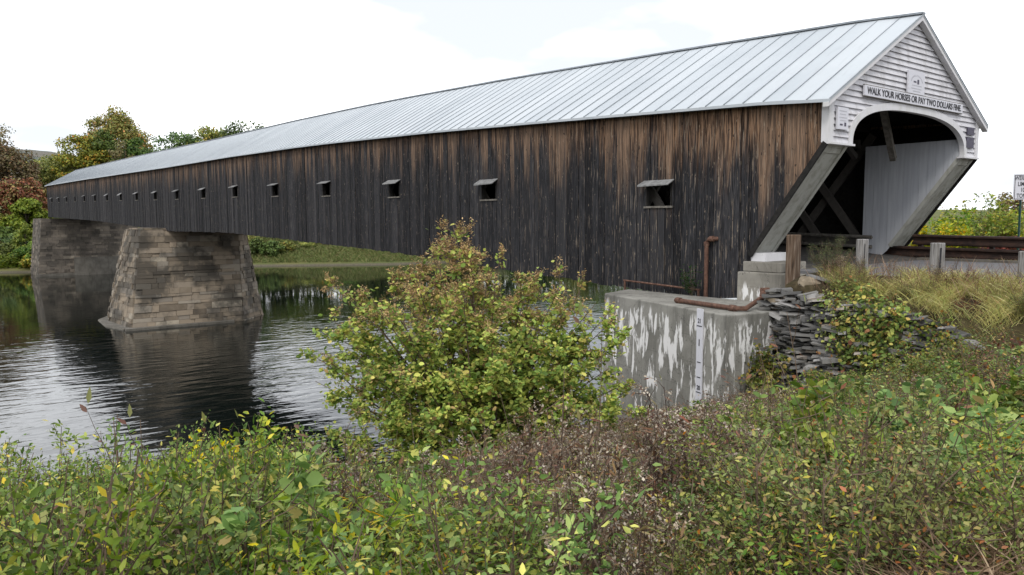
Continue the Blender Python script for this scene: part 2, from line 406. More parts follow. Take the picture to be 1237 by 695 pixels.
L_GRASS = leaf_mat('green_grass', [(0, (.035, .075, .020)), (.5, (.075, .140, .035)), (.9, (.130, .190, .060)), (1, (.250, .200, .100))], .3)
L_STRAW = leaf_mat('dead_straw', [(0, (.083, .054, .036)), (.4, (.166, .113, .072)), (.8, (.284, .203, .132)), (1, (.450, .360, .240))], .15)
L_MIX = leaf_mat('undergrowth_leaf', [(0, (.043, .067, .020)), (.3, (.094, .157, .037)), (.55, (.176, .245, .061)), (.72, (.176, .117, .061)), (.86, (.281, .190, .098)), (.95, (.468, .426, .101)), (1, (.351, .133, .061))], .25)
T_GREEN = leaf_mat('tree_leaf_green', [(0, (.031, .058, .018)), (.5, (.077, .128, .033)), (1, (.145, .204, .054))], .25, vary=.4)
T_OLIVE = leaf_mat('tree_leaf_olive', [(0, (.085, .109, .029)), (.5, (.193, .215, .047)), (.85, (.312, .282, .066)), (1, (.457, .234, .073))], .25, vary=.4)
T_YELG = leaf_mat('tree_leaf_yellow_green', [(0, (.110, .142, .032)), (.5, (.232, .252, .060)), (1, (.383, .343, .091))], .25, vary=.35)
T_RED = leaf_mat('tree_leaf_red', [(0, (.07, .035, .016)), (.35, (.16, .055, .024)), (.6, (.24, .085, .035)), (.75, (.11, .125, .035)), (1, (.27, .19, .06))], .25, vary=.35)
T_BROWN = leaf_mat('tree_leaf_brown', [(0, (.085, .075, .035)), (.5, (.165, .125, .06)), (.8, (.13, .14, .045)), (1, (.25, .14, .06))], .25, vary=.35)
T_BRIGHT = leaf_mat('tree_leaf_bright', [(0, (.057, .096, .020)), (.5, (.114, .167, .032)), (1, (.199, .230, .054))], .3, vary=.35)

# ------------------------------------------------------------------ shapes of the place
WB = 8.48                                       # width of the bridge
EY = [0, 1.1, 1.7, 2.9, 5, 6.4, 9.5, 13, 17.8, 23.5, 27.2, 32.2, 43.4, 60.3, 74.4, 101, 136, 138]
EZ = [4.81, 4.93, 4.96, 5.02, 5.11, 5.19, 5.33, 5.49, 5.70, 5.90, 6.03, 6.17, 6.40, 6.62, 6.88, 7.34, 7.86, 7.88]
BY = [0, 2.3, 4.2, 6.54, 7.68, 8.9, 10.6, 13.5, 21.2, 28.6, 41.7, 45.8, 61, 69, 76.9, 94.4, 138]
BZ = [-.13, -.14, -.3, -.13, -.1, -.02, .03, .15, .5, .71, 1.09, 1.17, 1.14, 1.3, 1.58, 2.08, 2.78]
eave = lambda y: float(np.interp(y, EY, EZ))
wbot = lambda y: float(np.interp(y, BY, BZ))
deckz = lambda y: eave(y) - 4.15 if y > 1 else .67
RISE = 2.65
LEN = 137.0

def fbm(x, y, s):
    return (np.sin(x * 1.3 * s + 1.7 * np.sin(y * .9 * s)) * .5 + np.sin(y * 1.7 * s + 2.1 * np.sin(x * .7 * s + 1)) * .35
            + np.sin(x * 3.1 * s + y * 2.3 * s) * .18 + np.sin(y * 4.3 * s - x * 3.7 * s) * .12)

XWY = [-9, -5, -3, -1.5, .15, 1]; XWX = [-4.2, -2.7, -2.0, -1.7, -1.45, -1.4]
xw = lambda y: np.interp(y, XWY, XWX)
def height(x, y):
    x = np.asarray(x, float); y = np.asarray(y, float)
    yy = y - np.where(x < -10, 0, np.clip((x + 10) * .02, 0, .6))
    near_ = np.interp(yy, [-400, -60, -12, -9, -7.5, -5, -2.5, 0, 2, 5, 8, 10, 14, 60],
                      [3, .9, .42, .22, -.28, -1.1, -1.7, -2.3, -3.05, -4.25, -5.7, -6.9, -8.6, -11])
    near_ = near_ + .09 * fbm(x, y, .9) * np.clip((y + 12) / 5, .2, 1)
    tpz = np.interp(y, [-9, -6, -4.5, -3, -1, 0, .5], [-.2, -.28, -.04, .18, .34, .38, .36])
    e_ = np.clip((x - xw(y)) / np.clip(-.6 - xw(y), .5, 9), 0, 1)
    emb = np.where(x < -.2, tpz + (.64 - tpz) * e_ ** .8, .66)
    emb = np.where(x > 9, .6 - (x - 9) * .12, emb)
    wid = np.interp(y, [-9, -6, -4.6, -3.9, .5], [3.0, 1.6, .8, .14, .14])
    t = np.clip((x - xw(y)) / wid + .3, 0, 1); t = t * t * (3 - 2 * t)
    gate = np.where(x > 9, np.clip((12 - y) / 9, 0, 1), np.clip((.75 - y) / .5, 0, 1))
    zn = near_ + (np.maximum(emb, near_) - near_) * t * gate
    ys = np.interp(x, [-400, -60, -10, 0, 11, 34, 58, 120, 400], [190, 165, 152, 147.5, 136, 140, 126, 120, 110])
    tt = y - ys
    far_ = np.interp(tt, [-80, 0, 3, 14, 30, 60, 140, 260, 600, 1100, 2600], [-14, -7.0, -6.2, -3.5, -.6, 3.5, 8, 12, 36, 62, 70])
    far_ = far_ + np.clip(tt / 40, 0, 1) * .5 * fbm(x, y, .12) + np.clip((tt - 250) / 300, 0, 1) * (6 * fbm(x, y, .0045) + 36 * np.exp(-((x - 50) / 150) ** 2 - ((y - 1000) / 260) ** 2))
    far_ = np.where(tt > 150, 8 + (far_ - 8) * np.clip(1.2 - x / 700, .15, 1), far_)
    return np.where(y < 60, zn, np.maximum(far_, -11))

def h1(x, y): return float(height(np.array([x]), np.array([y]))[0])

# ground sheet
gx = np.unique(np.concatenate([np.linspace(-2500, -120, 26), np.linspace(-120, -24, 33), np.arange(-24, 13, .28), np.linspace(13, 100, 40), np.linspace(100, 2500, 30)]))
gy = np.unique(np.concatenate([np.linspace(-400, -20, 14), np.arange(-20, 14, .28), np.linspace(14, 110, 20), np.linspace(110, 210, 60), np.linspace(210, 700, 50), np.linspace(700, 2600, 20)]))
XX, YY = np.meshgrid(gx, gy, indexing='ij')
ZZ = height(XX, YY)
V = np.stack([XX, YY, ZZ], -1).reshape(-1, 3); ny = len(gy)
ii, jj = np.meshgrid(np.arange(len(gx) - 1), np.arange(ny - 1), indexing='ij'); a = (ii * ny + jj).ravel()
go = link('ground', np_mesh('ground', V, np.stack([a, a + ny, a + ny + 1, a + 1], 1), True), M_GROUND); tag(go, kind='structure')

wb = MB(); wb.quad((-900, 3, -6.9), (900, 3, -6.9), (900, 200, -6.9), (-900, 200, -6.9))
tag(wb.build('water', M_WATER), kind='structure')

rb = MB(); ys_ = [-120, -40, -20, -10, -5, 0, 1.5]
for a_, b_ in zip(ys_[:-1], ys_[1:]):
    rb.hexa([(.15, a_, .4), (7.9, a_, .4), (7.9, b_, .4), (.15, b_, .4), (.15, a_, .672), (7.9, a_, .672), (7.9, b_, .672), (.15, b_, .672)])
tag(rb.build('road', M_ASPH), kind='structure')

# ------------------------------------------------------------------ the covered bridge
bridge = thing('covered_bridge', 'long covered wooden bridge with black weathered board sides and pale metal roof across the river', 'bridge')
WIN = [5.27] + [13.83 + 7.365 * i for i in range(17)]
wtop = lambda y: eave(y) - 2.06
slant = lambda y: 3.84 - (3.84 - 1.08) * y / 2.05

def side_boards(x0, x1, windows, seed):
    r = random.Random(seed); mb = MB(); cuts = []; y = 0.0
    while y < LEN:
        cuts.append(y); y += r.uniform(.22, .34)
    cuts.append(LEN)
    if windows:
        for w in WIN: cuts = [c for c in cuts if abs(c - (w - .5)) > .05 and abs(c - (w + .5)) > .05] + [w - .5, w + .5]
    cuts.append(2.05); cuts = sorted(set(cuts))
    for a, b in zip(cuts[:-1], cuts[1:]):
        m = (a + b) / 2; g_ = r.choice((.004, .007, .012)); j = r.uniform(-.020, .016)
        top = lambda yy: eave(yy) + .05
        drop = r.uniform(-.03, .03) if m > 2.3 else 0
        bot = (lambda yy: slant(yy)) if m < 2.05 else (lambda yy: wbot(yy) + drop)
        spans = [(bot, top)]
        if windows:
            for w in WIN:
                if abs(m - w) < .5: spans = [(bot, lambda yy, w=w: wtop(w) - .68), (lambda yy, w=w: wtop(w), top)]
        for lo, hi in spans:
            ya, yb = a + g_, b - g_
            if m < 2.05: ya, yb = a, b - .004
            p = [(x0 + j, ya, lo(ya)), (x1 + j, ya, lo(ya)), (x1 + j, yb, lo(yb)), (x0 + j, yb, lo(yb)),
                 (x0 + j, ya, hi(ya)), (x1 + j, ya, hi(ya)), (x1 + j, yb, hi(yb)), (x0 + j, yb, hi(yb))]
            mb.hexa(p, [eave(q[1]) - q[2] for q in p])
    return mb
side_boards(-.035, .0, True, 3).build('side_wall', M_BOARD, bridge, 'below')
side_boards(WB, WB + .035, False, 5).build('side_wall', M_BOARD, bridge, 'below')
# inner batten lining so that no daylight slips between boards
for xx in (.012, WB - .05):
    mb = MB(); yy = 2.2
    mb.box((xx, .06, 4.37), (xx + .03, 2.19, 4.92))
    for k in range(170):
        y0_ = 2.2 + k * .8; y1_ = min(y0_ + .8, LEN - .1)
        if y0_ >= LEN - .1: break
        spans = [(wbot((y0_ + y1_) / 2) + .3, eave(y0_) - .02)]
        if xx < 1:
            hit = [w for w in WIN if y0_ - .5 < w < y1_ + .5]
            if hit: spans = [(spans[0][0], wtop(hit[0]) - .72), (wtop(hit[0]) + .04, spans[0][1])]
        for lo, hi in spans: mb.box((xx, y0_ + .002, lo), (xx + .03, y1_ - .002, hi))
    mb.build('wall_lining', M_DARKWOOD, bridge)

# windows
for i, w in enumerate(WIN):
    t = wtop(w); fr = MB()
    fr.box((-.05, w - .5, t - .68), (.10, w - .45, t)); fr.box((-.05, w + .45, t - .68), (.10, w + .5, t))
    fr.box((-.05, w - .45, t - .05), (.10, w + .45, t))
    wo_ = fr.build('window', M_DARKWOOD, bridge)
    sl = MB(); sl.box((-.09, w - .55, t - .74), (.10, w + .55, t - .682)); sl.build('sill', M_TIMBER, wo_, off=(0, 0, 0))
    if i not in (14,):
        tilt = rnd.uniform(.05, .16); hd = MB()
        hd.hexa([(-.33, w - .60, t - tilt), (-.037, w - .58, t + .06), (-.037, w + .58, t + .06), (-.33, w + .60, t - tilt + rnd.uniform(-.03, .03)),
                 (-.33, w - .60, t - tilt + .028), (-.037, w - .58, t + .088), (-.037, w + .58, t + .088), (-.33, w + .60, t - tilt + .03)])
        hd.build('hood', M_HOOD, wo_, off=(0, 0, 0))

# roof: standing seam panels, both slopes, and soffit shadow boards
OV = .30; Y0, Y1 = -.22, LEN + .25
def roof_z(x, y): return eave(max(0, min(y, 138))) + RISE * (1 - abs(x - WB / 2) / (WB / 2 + OV))
rf = MB(); sm = MB(); y = Y0; r_ = random.Random(11)
while y < Y1 - .05:
    b = min(y + .605, Y1)
    for s in (0, 1):
        xe = -OV if s == 0 else WB + OV; xr = WB / 2
        P = [(xe, y, roof_z(xe, y)), (xr, y, roof_z(xr, y)), (xr, b, roof_z(xr, b)), (xe, b, roof_z(xe, b))]
        if s == 1: P = [P[1], P[0], P[3], P[2]]
        dz = r_.uniform(0, .006)
        rf.hexa([(p[0], p[1], p[2] - .045) for p in P] + [(p[0], p[1], p[2] + dz) for p in P])
    for s in (0, 1):
        xe = -OV - .01 if s == 0 else WB + OV + .01
        sm.beam((xe, y, roof_z(xe, y) + .022), (WB / 2, y, roof_z(WB / 2, y) + .008), .022, .022)
    y = b
roof = rf.build('roof', M_ROOF, bridge)
rd = MB(); ysr = np.linspace(.06, LEN, 70)
for a, b in zip(ysr[:-1], ysr[1:]):
    for xe in (.05, WB - .05):
        P = [(xe, a, roof_z(xe, a) - .14), (WB / 2, a, roof_z(WB / 2, a) - .14), (WB / 2, b, roof_z(WB / 2, b) - .14), (xe, b, roof_z(xe, b) - .14)]
        if xe > 1: P = P[::-1]
        rd.hexa(P + [(p[0], p[1], p[2] + .08) for p in P])
rd.build('roof_decking', M_DARKWOOD, bridge)
sm.build('standing_seam', M_SEAM, roof)
rc = MB(); ys_ = np.linspace(Y0 - .01, Y1 + .01, 70)
for a, b in zip(ys_[:-1], ys_[1:]): rc.beam((WB / 2, a, roof_z(WB / 2, a) + .03), (WB / 2, b, roof_z(WB / 2, b) + .03), .18, .05)
rc.build('ridge_cap', M_SEAM, roof)
for xe in (-OV - .012, WB + OV + .012):
    ev = MB()
    for a, b in zip(ys_[:-1], ys_[1:]): ev.beam((xe, a, roof_z(xe, a) - .03), (xe, b, roof_z(xe, b) - .03), .02, .075)
    ev.build('eave_trim', M_ROOF, bridge)
for x0, x1 in ((-OV, -.04), (WB + .04, WB + OV)):
    sf = MB()
    for a, b in zip(ys_[1:-1], ys_[2:]):
        sf.hexa([(x0, a, roof_z(x0, a) - .10), (x1, a, roof_z(x1, a) - .10), (x1, b, roof_z(x1, b) - .10), (x0, b, roof_z(x0, b) - .10),
                 (x0, a, roof_z(x0, a) - .05), (x1, a, roof_z(x1, a) - .05), (x1, b, roof_z(x1, b) - .05), (x0, b, roof_z(x0, b) - .05)])
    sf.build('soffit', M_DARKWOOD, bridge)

# portal gable
ZL = 3.84; CX = 4.30
def arch(x, half, rise, n=2.6):
    u = abs(x - CX) / half
    return -9 if u >= 1 else ZL + rise * (1 - u ** n) ** (1 / n)
rake = lambda x: roof_z(x, 0) - .06
cl = MB()
cols_ = sorted(set([0.0, WB, WB / 2] + list(np.linspace(0, WB, 70)) + [CX - 3.35, CX + 3.35]))
z = ZL
while z < 7.45:
    z1 = z + .148
    for a, b in zip(cols_[:-1], cols_[1:]):
        la, lb = max(z, arch(a, 3.36, 1.17)), max(z, arch(b, 3.36, 1.17)); ta, tb = min(z1, rake(a)), min(z1, rake(b))
        if ta - la < -1e-4 and tb - lb < -1e-4: continue
        ta, tb = max(ta, la), max(tb, lb)
        Y = lambda zz: -.062 + (zz - z) / .148 * .048
        if ta - la < .002 and tb - lb < .002: continue
        cl.quad((a, Y(la), la), (b, Y(lb), lb), (b, Y(tb), tb), (a, Y(ta), ta))
        if la <= z + 1e-6 and lb <= z + 1e-6: cl.quad((a, -.012, z + .001), (b, -.012, z + .001), (b, -.062, z), (a, -.062, z))
    z = z1
portal = cl.build('portal_gable', M_WHITE, bridge)
bk = MB()
for a, b in zip(cols_[:-1], cols_[1:]):
    la, lb = max(ZL, arch(a, 3.26, 1.07)), max(ZL, arch(b, 3.26, 1.07))
    bk.hexa([(a, .0, la), (b, .0, lb), (b, .05, lb), (a, .05, la), (a, .0, rake(a) - .01), (b, .0, rake(b) - .01), (b, .05, rake(b) - .01), (a, .05, rake(a) - .01)])
bk.build('gable_backing', M_TIMBER, bridge)
at = MB(); N = 44
def arc(half, rise):
    out = []
    for k in range(N + 1):
        t = math.pi * k / N; c_, s_ = math.cos(t), math.sin(t)
        out.append((CX - half * math.copysign(abs(c_) ** (2 / 2.6), c_), ZL + rise * abs(s_) ** (2 / 2.6)))
    return out
ai, ao = arc(3.24, 1.03), arc(3.42, 1.215)
for k in range(N):
    (xa, za), (xb, zb), (xc, zc), (xd, zd) = ai[k], ai[k + 1], ao[k + 1], ao[k]
    at.hexa([(xa, -.085, za), (xb, -.085, zb), (xb, .06, zb), (xa, .06, za), (xd, -.085, zd), (xc, -.085, zc), (xc, .06, zc), (xd, .06, zd)])
at.build('arch_trim', M_TRIM, bridge)
for x0, x1 in ((-.045, .16), (WB - .16, WB + .045)):
    cb = MB(); xm = x0 if x0 < 1 else x1
    cb.box((x0, -.075, ZL), (x1, -.005, rake(max(0, min(WB, (x0 + x1) / 2))) - .02)); cb.box((xm - .012, -.07, ZL), (xm + .012, .12, 4.8))
    cb.build('corner_board', M_TRIM, bridge)
for s in (0, 1):
    rk = MB(); xe = -OV - .03 if s == 0 else WB + OV + .03
    n_ = 1 if s == 0 else -1
    def rp(x, dz, y): return (x, y, roof_z(x, 0) - dz)
    xm = WB / 2
    rk.hexa([rp(xe, .155, -.21), rp(xm, .155, -.21), rp(xm, .155, -.06), rp(xe, .155, -.06), rp(xe, .05, -.21), rp(xm, .05, -.21), rp(xm, .05, -.06), rp(xe, .05, -.06)]) if s == 0 else \
    rk.hexa([rp(xm, .155, -.21), rp(xe, .155, -.21), rp(xe, .155, -.06), rp(xm, .155, -.06), rp(xm, .05, -.21), rp(xe, .05, -.21), rp(xe, .05, -.06), rp(xm, .05, -.06)])
    rk.build('rake_board', M_TRIM, bridge)
for x0, x1 in ((-.06, 1.13), (CX + 3.17, WB + .06)):
    lg = MB(); lg.box((x0, -.11, ZL - .05), (x1, .10, ZL - .002)); lg.build('leg_moulding', M_TRIM, bridge)

# slanted cheeks under the portal legs
for x0, x1 in ((.0, 1.04), (CX + 3.25, WB)):
    ck = MB()
    pa = [(x0, .06, ZL - .03), (x1, .06, ZL - .03), (x1, 2.07, 1.08), (x0, 2.07, 1.08)]
    ck.hexa([pa[0], pa[3], pa[2], pa[1]] + [(p[0], p[1] + .05, p[2] + .05) for p in (pa[0], pa[3], pa[2], pa[1])])
    for xe in (x0 + .07, x1 - .07):
        ck.beam((xe, .05, ZL - .05), (xe, 2.06, 1.075), .13, .05, (0, -1, 1))
    ck.beam((x0 + .15, .16, ZL - .17), (x1 - .15, .16, ZL - .17), .12, .04, (0, -1, -.5))
    ck.build('slanted_cheek', M_CHEEK, bridge)
    eb = MB(); xo = x0 - .055 if x0 < 1 else x1 + .055
    eb.beam((xo, .0, ZL - .02), (xo, 2.07, 1.02), .05, .14, (0, 1, 1)); eb.build('cheek_edge_board', M_DARKWOOD, bridge)
# inside faces of the portal legs: pale boards
xi = CX + 3.27
for xi_, sgn in ((CX + 3.27, 1), (1.03, -1)):
    ip = MB(); k = 0; y = 0.03
    while y < (3.0 if sgn > 0 else 2.9):
        b = min(y + .24, 3.0)
        lo = lambda yy: max(.70, slant(max(yy, 0)) + .02)
        P = [(xi_, y + .003, lo(y)), (xi_ + .03 * sgn, y + .003, lo(y)), (xi_ + .03 * sgn, b - .003, lo(b)), (xi_, b - .003, lo(b))]
        if sgn < 0: P = [P[1], P[0], P[3], P[2]]
        ip.hexa(P + [(p[0], p[1], 4.36) for p in P]); y = b
    ip.build('inner_panel', M_PANEL, bridge)

# deck, floor beams, trusses, roof ties
dk = MB(); ys2 = np.linspace(1.0, LEN, 60)
for a, b in zip(ys2[:-1], ys2[1:]):
    za, zb = deckz(a), deckz(b)
    dk.hexa([(.1, a, za - .2), (WB - .1, a, za - .2), (WB - .1, b, zb - .2), (.1, b, zb - .2), (.1, a, za), (WB - .1, a, za), (WB - .1, b, zb), (.1, b, zb)])
dk.build('deck', M_DECK, bridge)
fb = MB(); y = 6.0
while y < LEN:
    fb.box((.06, y, deckz(y) - .55), (WB - .06, y + .3, deckz(y) - .205)); y += 2.4
for a, b in zip(ys2[1:-1], ys2[2:]):
    for x0 in (.1, 1.0, WB - .3, WB - 1.15):
        fb.hexa([(x0, a, wbot(a) + .1), (x0 + .2, a, wbot(a) + .1), (x0 + .2, b, wbot(b) + .1), (x0, b, wbot(b) + .1),
                 (x0, a, wbot(a) + .5), (x0 + .2, a, wbot(a) + .5), (x0 + .2, b, wbot(b) + .5), (x0, b, wbot(b) + .5)])
fb.build('floor_beams', M_DARKWOOD, bridge)
g = G('truss_timber'); n = g.noise(scale=6, detail=5)
M_TRUSS = g.out(g.mix(n, (.05, .046, .042), (.11, .10, .09)), .85, None, .2)
for x0 in (.5, WB - .5):
    tr = MB(); y = 3.0
    while y < LEN - 4:
        zb, zt = deckz(y) + .02, eave(y) - .25
        tr.beam((x0 - .08, y, zb), (x0 - .08, y + 3.0, zt), .09, .26); tr.beam((x0 + .08, y + 3.0, zb), (x0 + .08, y, zt), .09, .26)
        y += 1.5
    for a, b in zip(ys2[1:-1], ys2[2:]):
        for dz in (.3, 3.6):
            tr.beam((x0 + (.2 if x0 < 1 else -.2), a, deckz(a) + dz), (x0 + (.2 if x0 < 1 else -.2), b, deckz(b) + dz), .1, .28)
    tr.build('lattice_truss', M_TRUSS, bridge)
y = 3.2
for k in range(14):
    tb = MB(); tb.box((.3, y, eave(y) - .12), (WB - .3, y + .22, eave(y) + .12)); tb.build('tie_beam', M_DARKWOOD, bridge)
    if k < 6:
        kb = MB(); kb.beam((1.0, y + .1, eave(y) - 1.0), (2.6, y + .1, eave(y)), .16, .16); kb.beam((WB - 1.0, y + .1, eave(y) - 1.0), (WB - 2.6, y + .1, eave(y)), .16, .16)
        kb.build('knee_brace', M_TRUSS, bridge)
    y += 3.2
kb = MB(); kb.beam((5.25, 1.3, 5.25), (6.62, 1.6, 3.82), .17, .19); kb.build('knee_brace', M_TIMBER, bridge)

# far portal frame so the bridge ends as it begins
fp = MB()
for x0, x1 in ((0, 1.0), (WB - 1.0, WB)): fp.box((x0, LEN, wbot(LEN)), (x1, LEN + .08, eave(LEN)))
fp.add([(0, LEN, eave(LEN) - .6), (WB, LEN, eave(LEN) - .6), (WB, LEN, rake(WB) + 3.05), (WB / 2, LEN, eave(LEN) + 2.55), (0, LEN, rake(0) + 3.05)], [(0, 1, 2, 3, 4)])
fp.build('portal_gable', M_WHITE, bridge)

# ------------------------------------------------------------------ signs on the portal
def board(name, label, x0, x1, z0, z1, mat, y=-.11, th=.035):
    t = thing(name, label, 'sign', ((x0 + x1) / 2, y, z0))
    b = MB(); b.box((x0, y, z0), (x1, y + th, z1)); b.build('panel', mat, t)
    return t
def letters(t, txt, size, cx, z, mat, sx=1.0, spacing=1.0, y=None, rot=None, maxw=None):
    me = text_mesh(txt, size, .004, sx, spacing)
    if maxw:
        xs = [v.co.x for v in me.vertices]; k = maxw / (max(xs) - min(xs)); c0 = (max(xs) + min(xs)) / 2
        for v in me.vertices: v.co.x = (v.co.x - c0) * k
    o = link('lettering', me, mat, t)
    o.location = (cx - t.location.x, (y if y is not None else -.006), z - t.location.z); o.rotation_euler = rot or (math.pi / 2, 0, 0)
    return o
t = board('sign_board', 'long white warning board over the portal arch lettered WALK YOUR HORSES', 1.45, 7.13, 5.07, 5.33, M_SIGNW, -.14, .05)
letters(t, 'WALK YOUR HORSES OR PAY TWO DOLLARS FINE.', .24, 4.29, 5.197, M_BLACK, maxw=5.45)
fm = MB(); fm.box((1.44, -.13, 5.05), (7.14, -.085, 5.068)); fm.box((1.44, -.13, 5.332), (7.14, -.085, 5.35)); fm.build('frame', M_TIMBER, t)
t = board('plaque', 'white rectangular plaque with faint arched lettering above the long warning board', 3.76, 4.70, 5.36, 5.96, M_SIGNW, -.12, .05)
pm = MB()
for k in range(13):
    a = math.pi * (k + .5) / 13; cx_, cz_ = 4.23 - .32 * math.cos(a), 5.68 + .17 * math.sin(a)
    pm.beam((cx_ - .012 * math.sin(a), -.1235, cz_ - .02), (cx_ + .006, -.1235, cz_ + .02), .022, .004, (0, 1, 0))
for zz, ww in ((5.58, .5), (5.50, .6), (5.43, .4)):
    x = 4.23 - ww / 2
    while x < 4.23 + ww / 2: pm.box((x, -.124, zz - .012), (x + .03, -.1205, zz + .012)); x += .055
pm.build('lettering', M_GREY, t)
em = MB(); em.box((4.26, -.126, 5.63), (4.36, -.1205, 5.75)); em.box((4.05, -.126, 5.66), (4.2, -.1205, 5.70)); em.build('emblem', M_DARKSIGN, t)
t = board('plaque', 'small white plaque on the clapboards left of the arch', .25, .74, 4.16, 4.69, M_SIGNW, -.12, .05)
pm = MB()
for zz, ww in ((4.60, .34), (4.52, .30), (4.44, .34), (4.37, .26)):
    x = .495 - ww / 2
    while x < .495 + ww / 2: pm.box((x, -.124, zz - .012), (x + .028, -.1205, zz + .012)); x += .05
pm.build('lettering', M_GREY, t)
em = MB(); em.box((.56, -.126, 4.24), (.64, -.1205, 4.33)); em.box((.36, -.126, 4.25), (.48, -.1205, 4.29)); em.build('emblem', M_DARKSIGN, t)
board('notice_panel', 'smaller dark square panel on the clapboards right of the arch, upper one', 7.66, 8.12, 4.49, 4.72, M_DARKSIGN, -.10, .03)
board('notice_panel', 'larger dark square panel on the clapboards right of the arch, lower one', 7.63, 8.13, 4.11, 4.41, M_DARKSIGN, -.10, .03)

# ------------------------------------------------------------------ piers and abutments
def courses(bot, top, z0, z1, seed, hmin=.3, hmax=.55, wmin=.5, wmax=1.5, relief=.07):
    r = random.Random(seed); mb = MB(); cx_ = sum(p[0] for p in bot) / len(bot); cy_ = sum(p[1] for p in bot) / len(bot)
    def pt(i, s, z, k, o):
        t = (z - z0) / (z1 - z0); n = len(bot); j = (i + 1) % n
        A = [bot[i][d] + (top[i][d] - bot[i][d]) * t for d in (0, 1)]; B = [bot[j][d] + (top[j][d] - bot[j][d]) * t for d in (0, 1)]
        x, y = A[0] + (B[0] - A[0]) * s, A[1] + (B[1] - A[1]) * s
        ex, ey = B[0] - A[0], B[1] - A[1]; l = math.hypot(ex, ey); nx, ny_ = ey / l, -ex / l
        return (x + nx * o - nx * k, y + ny_ * o - ny_ * k, z)
    z = z0
    while z < z1 - .05:
        zb = min(z + r.uniform(hmin, hmax), z1)
        for i in range(len(bot)):
            j = (i + 1) % len(bot); l = math.hypot(bot[j][0] - bot[i][0], bot[j][1] - bot[i][1]); s = 0
            while s < 1 - 1e-6:
                e = s + r.uniform(wmin, wmax) / l
                if e > 1 - .3 / l: e = 1
                o = r.uniform(0, relief); jt = lambda: r.uniform(-.022, .022); gp = .012 / l; zo = jt()
                P = [pt(i, s + gp, z + .010, 0, o + jt()), pt(i, e - gp, z + .010 + zo, 0, o + jt()), pt(i, e - gp, z + .012, .35, 0), pt(i, s + gp, z + .012, .35, 0),
                     pt(i, s + gp, zb - .006, 0, o + jt()), pt(i, e - gp, zb - .006 + jt(), 0, o + jt()), pt(i, e - gp, zb - .006, .35, 0), pt(i, s + gp, zb - .006, .35, 0)]
                mb.hexa(P); s = e
        z = zb
    return mb
pier = thing('stone_pier', 'tapering stone block pier standing in the river under the bridge', 'pier', (2, 65, -6.9))
PB = [(-4.0, 58.2), (5.1, 58.2), (8.2, 61.6), (8.2, 68.4), (5.1, 71.5), (-3.4, 71.5), (-4.5, 65)]
PT = [(-2.15, 62.0), (6.2, 62.0), (7.35, 63.6), (7.35, 66.6), (6.2, 68.2), (-2.15, 68.2), (-2.35, 65)]
inset = lambda P, d: [(x + (2 - x) * d, y + (65 - y) * d) for x, y in P]
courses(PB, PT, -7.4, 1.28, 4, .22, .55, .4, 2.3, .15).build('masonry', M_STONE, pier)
mb = MB(); mb.prism(inset(PB, .02), -7.6, 1.2, inset(PT, .02)); mb.build('core', M_MORTAR, pier)
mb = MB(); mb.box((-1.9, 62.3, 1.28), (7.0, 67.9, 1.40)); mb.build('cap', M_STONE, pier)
mb = MB(); mb.prism([(-4.5, 57.7), (4.2, 57.7), (4.4, 58.6), (-4.4, 58.6)], -7.6, -6.72); mb.prism([(-5.5, 61.5), (-4.6, 58.4), (-3.4, 58.9), (-3.4, 70), (-5.4, 67)], -7.6, -6.78, [(-5.2, 61.8), (-4.5, 58.6), (-3.4, 58.9), (-3.4, 70), (-4.9, 67)])
mb.build('footing_ledge', M_CONC3, pier)
fa = thing('stone_abutment', 'dark stone abutment with a concrete lower face at the far end of the bridge', 'abutment', (4, 140, -6.9))
FB = [(-2.0, 136), (13.5, 136), (13.5, 147), (-2.0, 147)]; FT = [(-1.1, 136.3), (13.2, 136.3), (13.2, 147), (-1.1, 147)]
courses(FB, FT, -7.4, 2.55, 9, .25, .5, .5, 1.8, .1).build('masonry', M_STONE_D, fa)
mb = MB(); mb.prism([(-1.9, 136.15), (13.3, 136.15), (13.3, 146.8), (-1.9, 146.8)], -7.5, 2.5, [(-1.0, 136.4), (13.1, 136.4), (13.1, 146.8), (-1.0, 146.8)]); mb.build('core', M_MORTAR, fa)
mb = MB(); mb.box((3.2, 135.4, -7.5), (13.6, 136.3, -3.95)); mb.box((-2.4, 135.3, -7.5), (13.8, 135.9, -6.55)); mb.build('concrete_facing', M_CONC3, fa)

# near concrete block (upstream pier stub) and abutment seat
blk = thing('concrete_block', 'big grey concrete bridge block streaked with white drips beside the near bank', 'abutment', (-1.6, 3, -4))
P = [(-1.80, 5.74), (-.30, 6.25), (-.42, .0), (-2.26, .12), (-3.36, .30)]
PBt = [(-1.86, 5.8), (-.30, 6.3), (-.42, -.02), (-2.24, .06), (-3.44, .24)]
order = [P[4], P[3], P[2], P[1], P[0]]; orderb = [PBt[4], PBt[3], PBt[2], PBt[1], PBt[0]]
mb = MB(); mb.prism(orderb, -7.2, -.15, order)
b_ = mb.build('body', M_CONC, blk)
bv = b_.modifiers.new('bevel', 'BEVEL'); bv.width = .03; bv.segments = 2
ab = thing('concrete_abutment', 'low stepped concrete seat carrying the near end of the bridge', 'abutment', (2, .6, -3))
mb = MB(); mb.prism([(-.40, .12), (1.1, .12), (1.1, 2.25), (-.40, 2.25)], -6.9, .60, [(-.36, .15), (1.1, .15), (1.1, 2.22), (-.36, 2.22)])
mb.prism([(-.9, -.9), (-.38, -.6), (-.40, .4), (-1.2, .1)], -4, .42); mb.box((1.102, .5, -6), (WB + .4, 2.25, .62))
b_ = mb.build('seat', M_CONC2, ab); bv = b_.modifiers.new('bevel', 'BEVEL'); bv.width = .025; bv.segments = 2
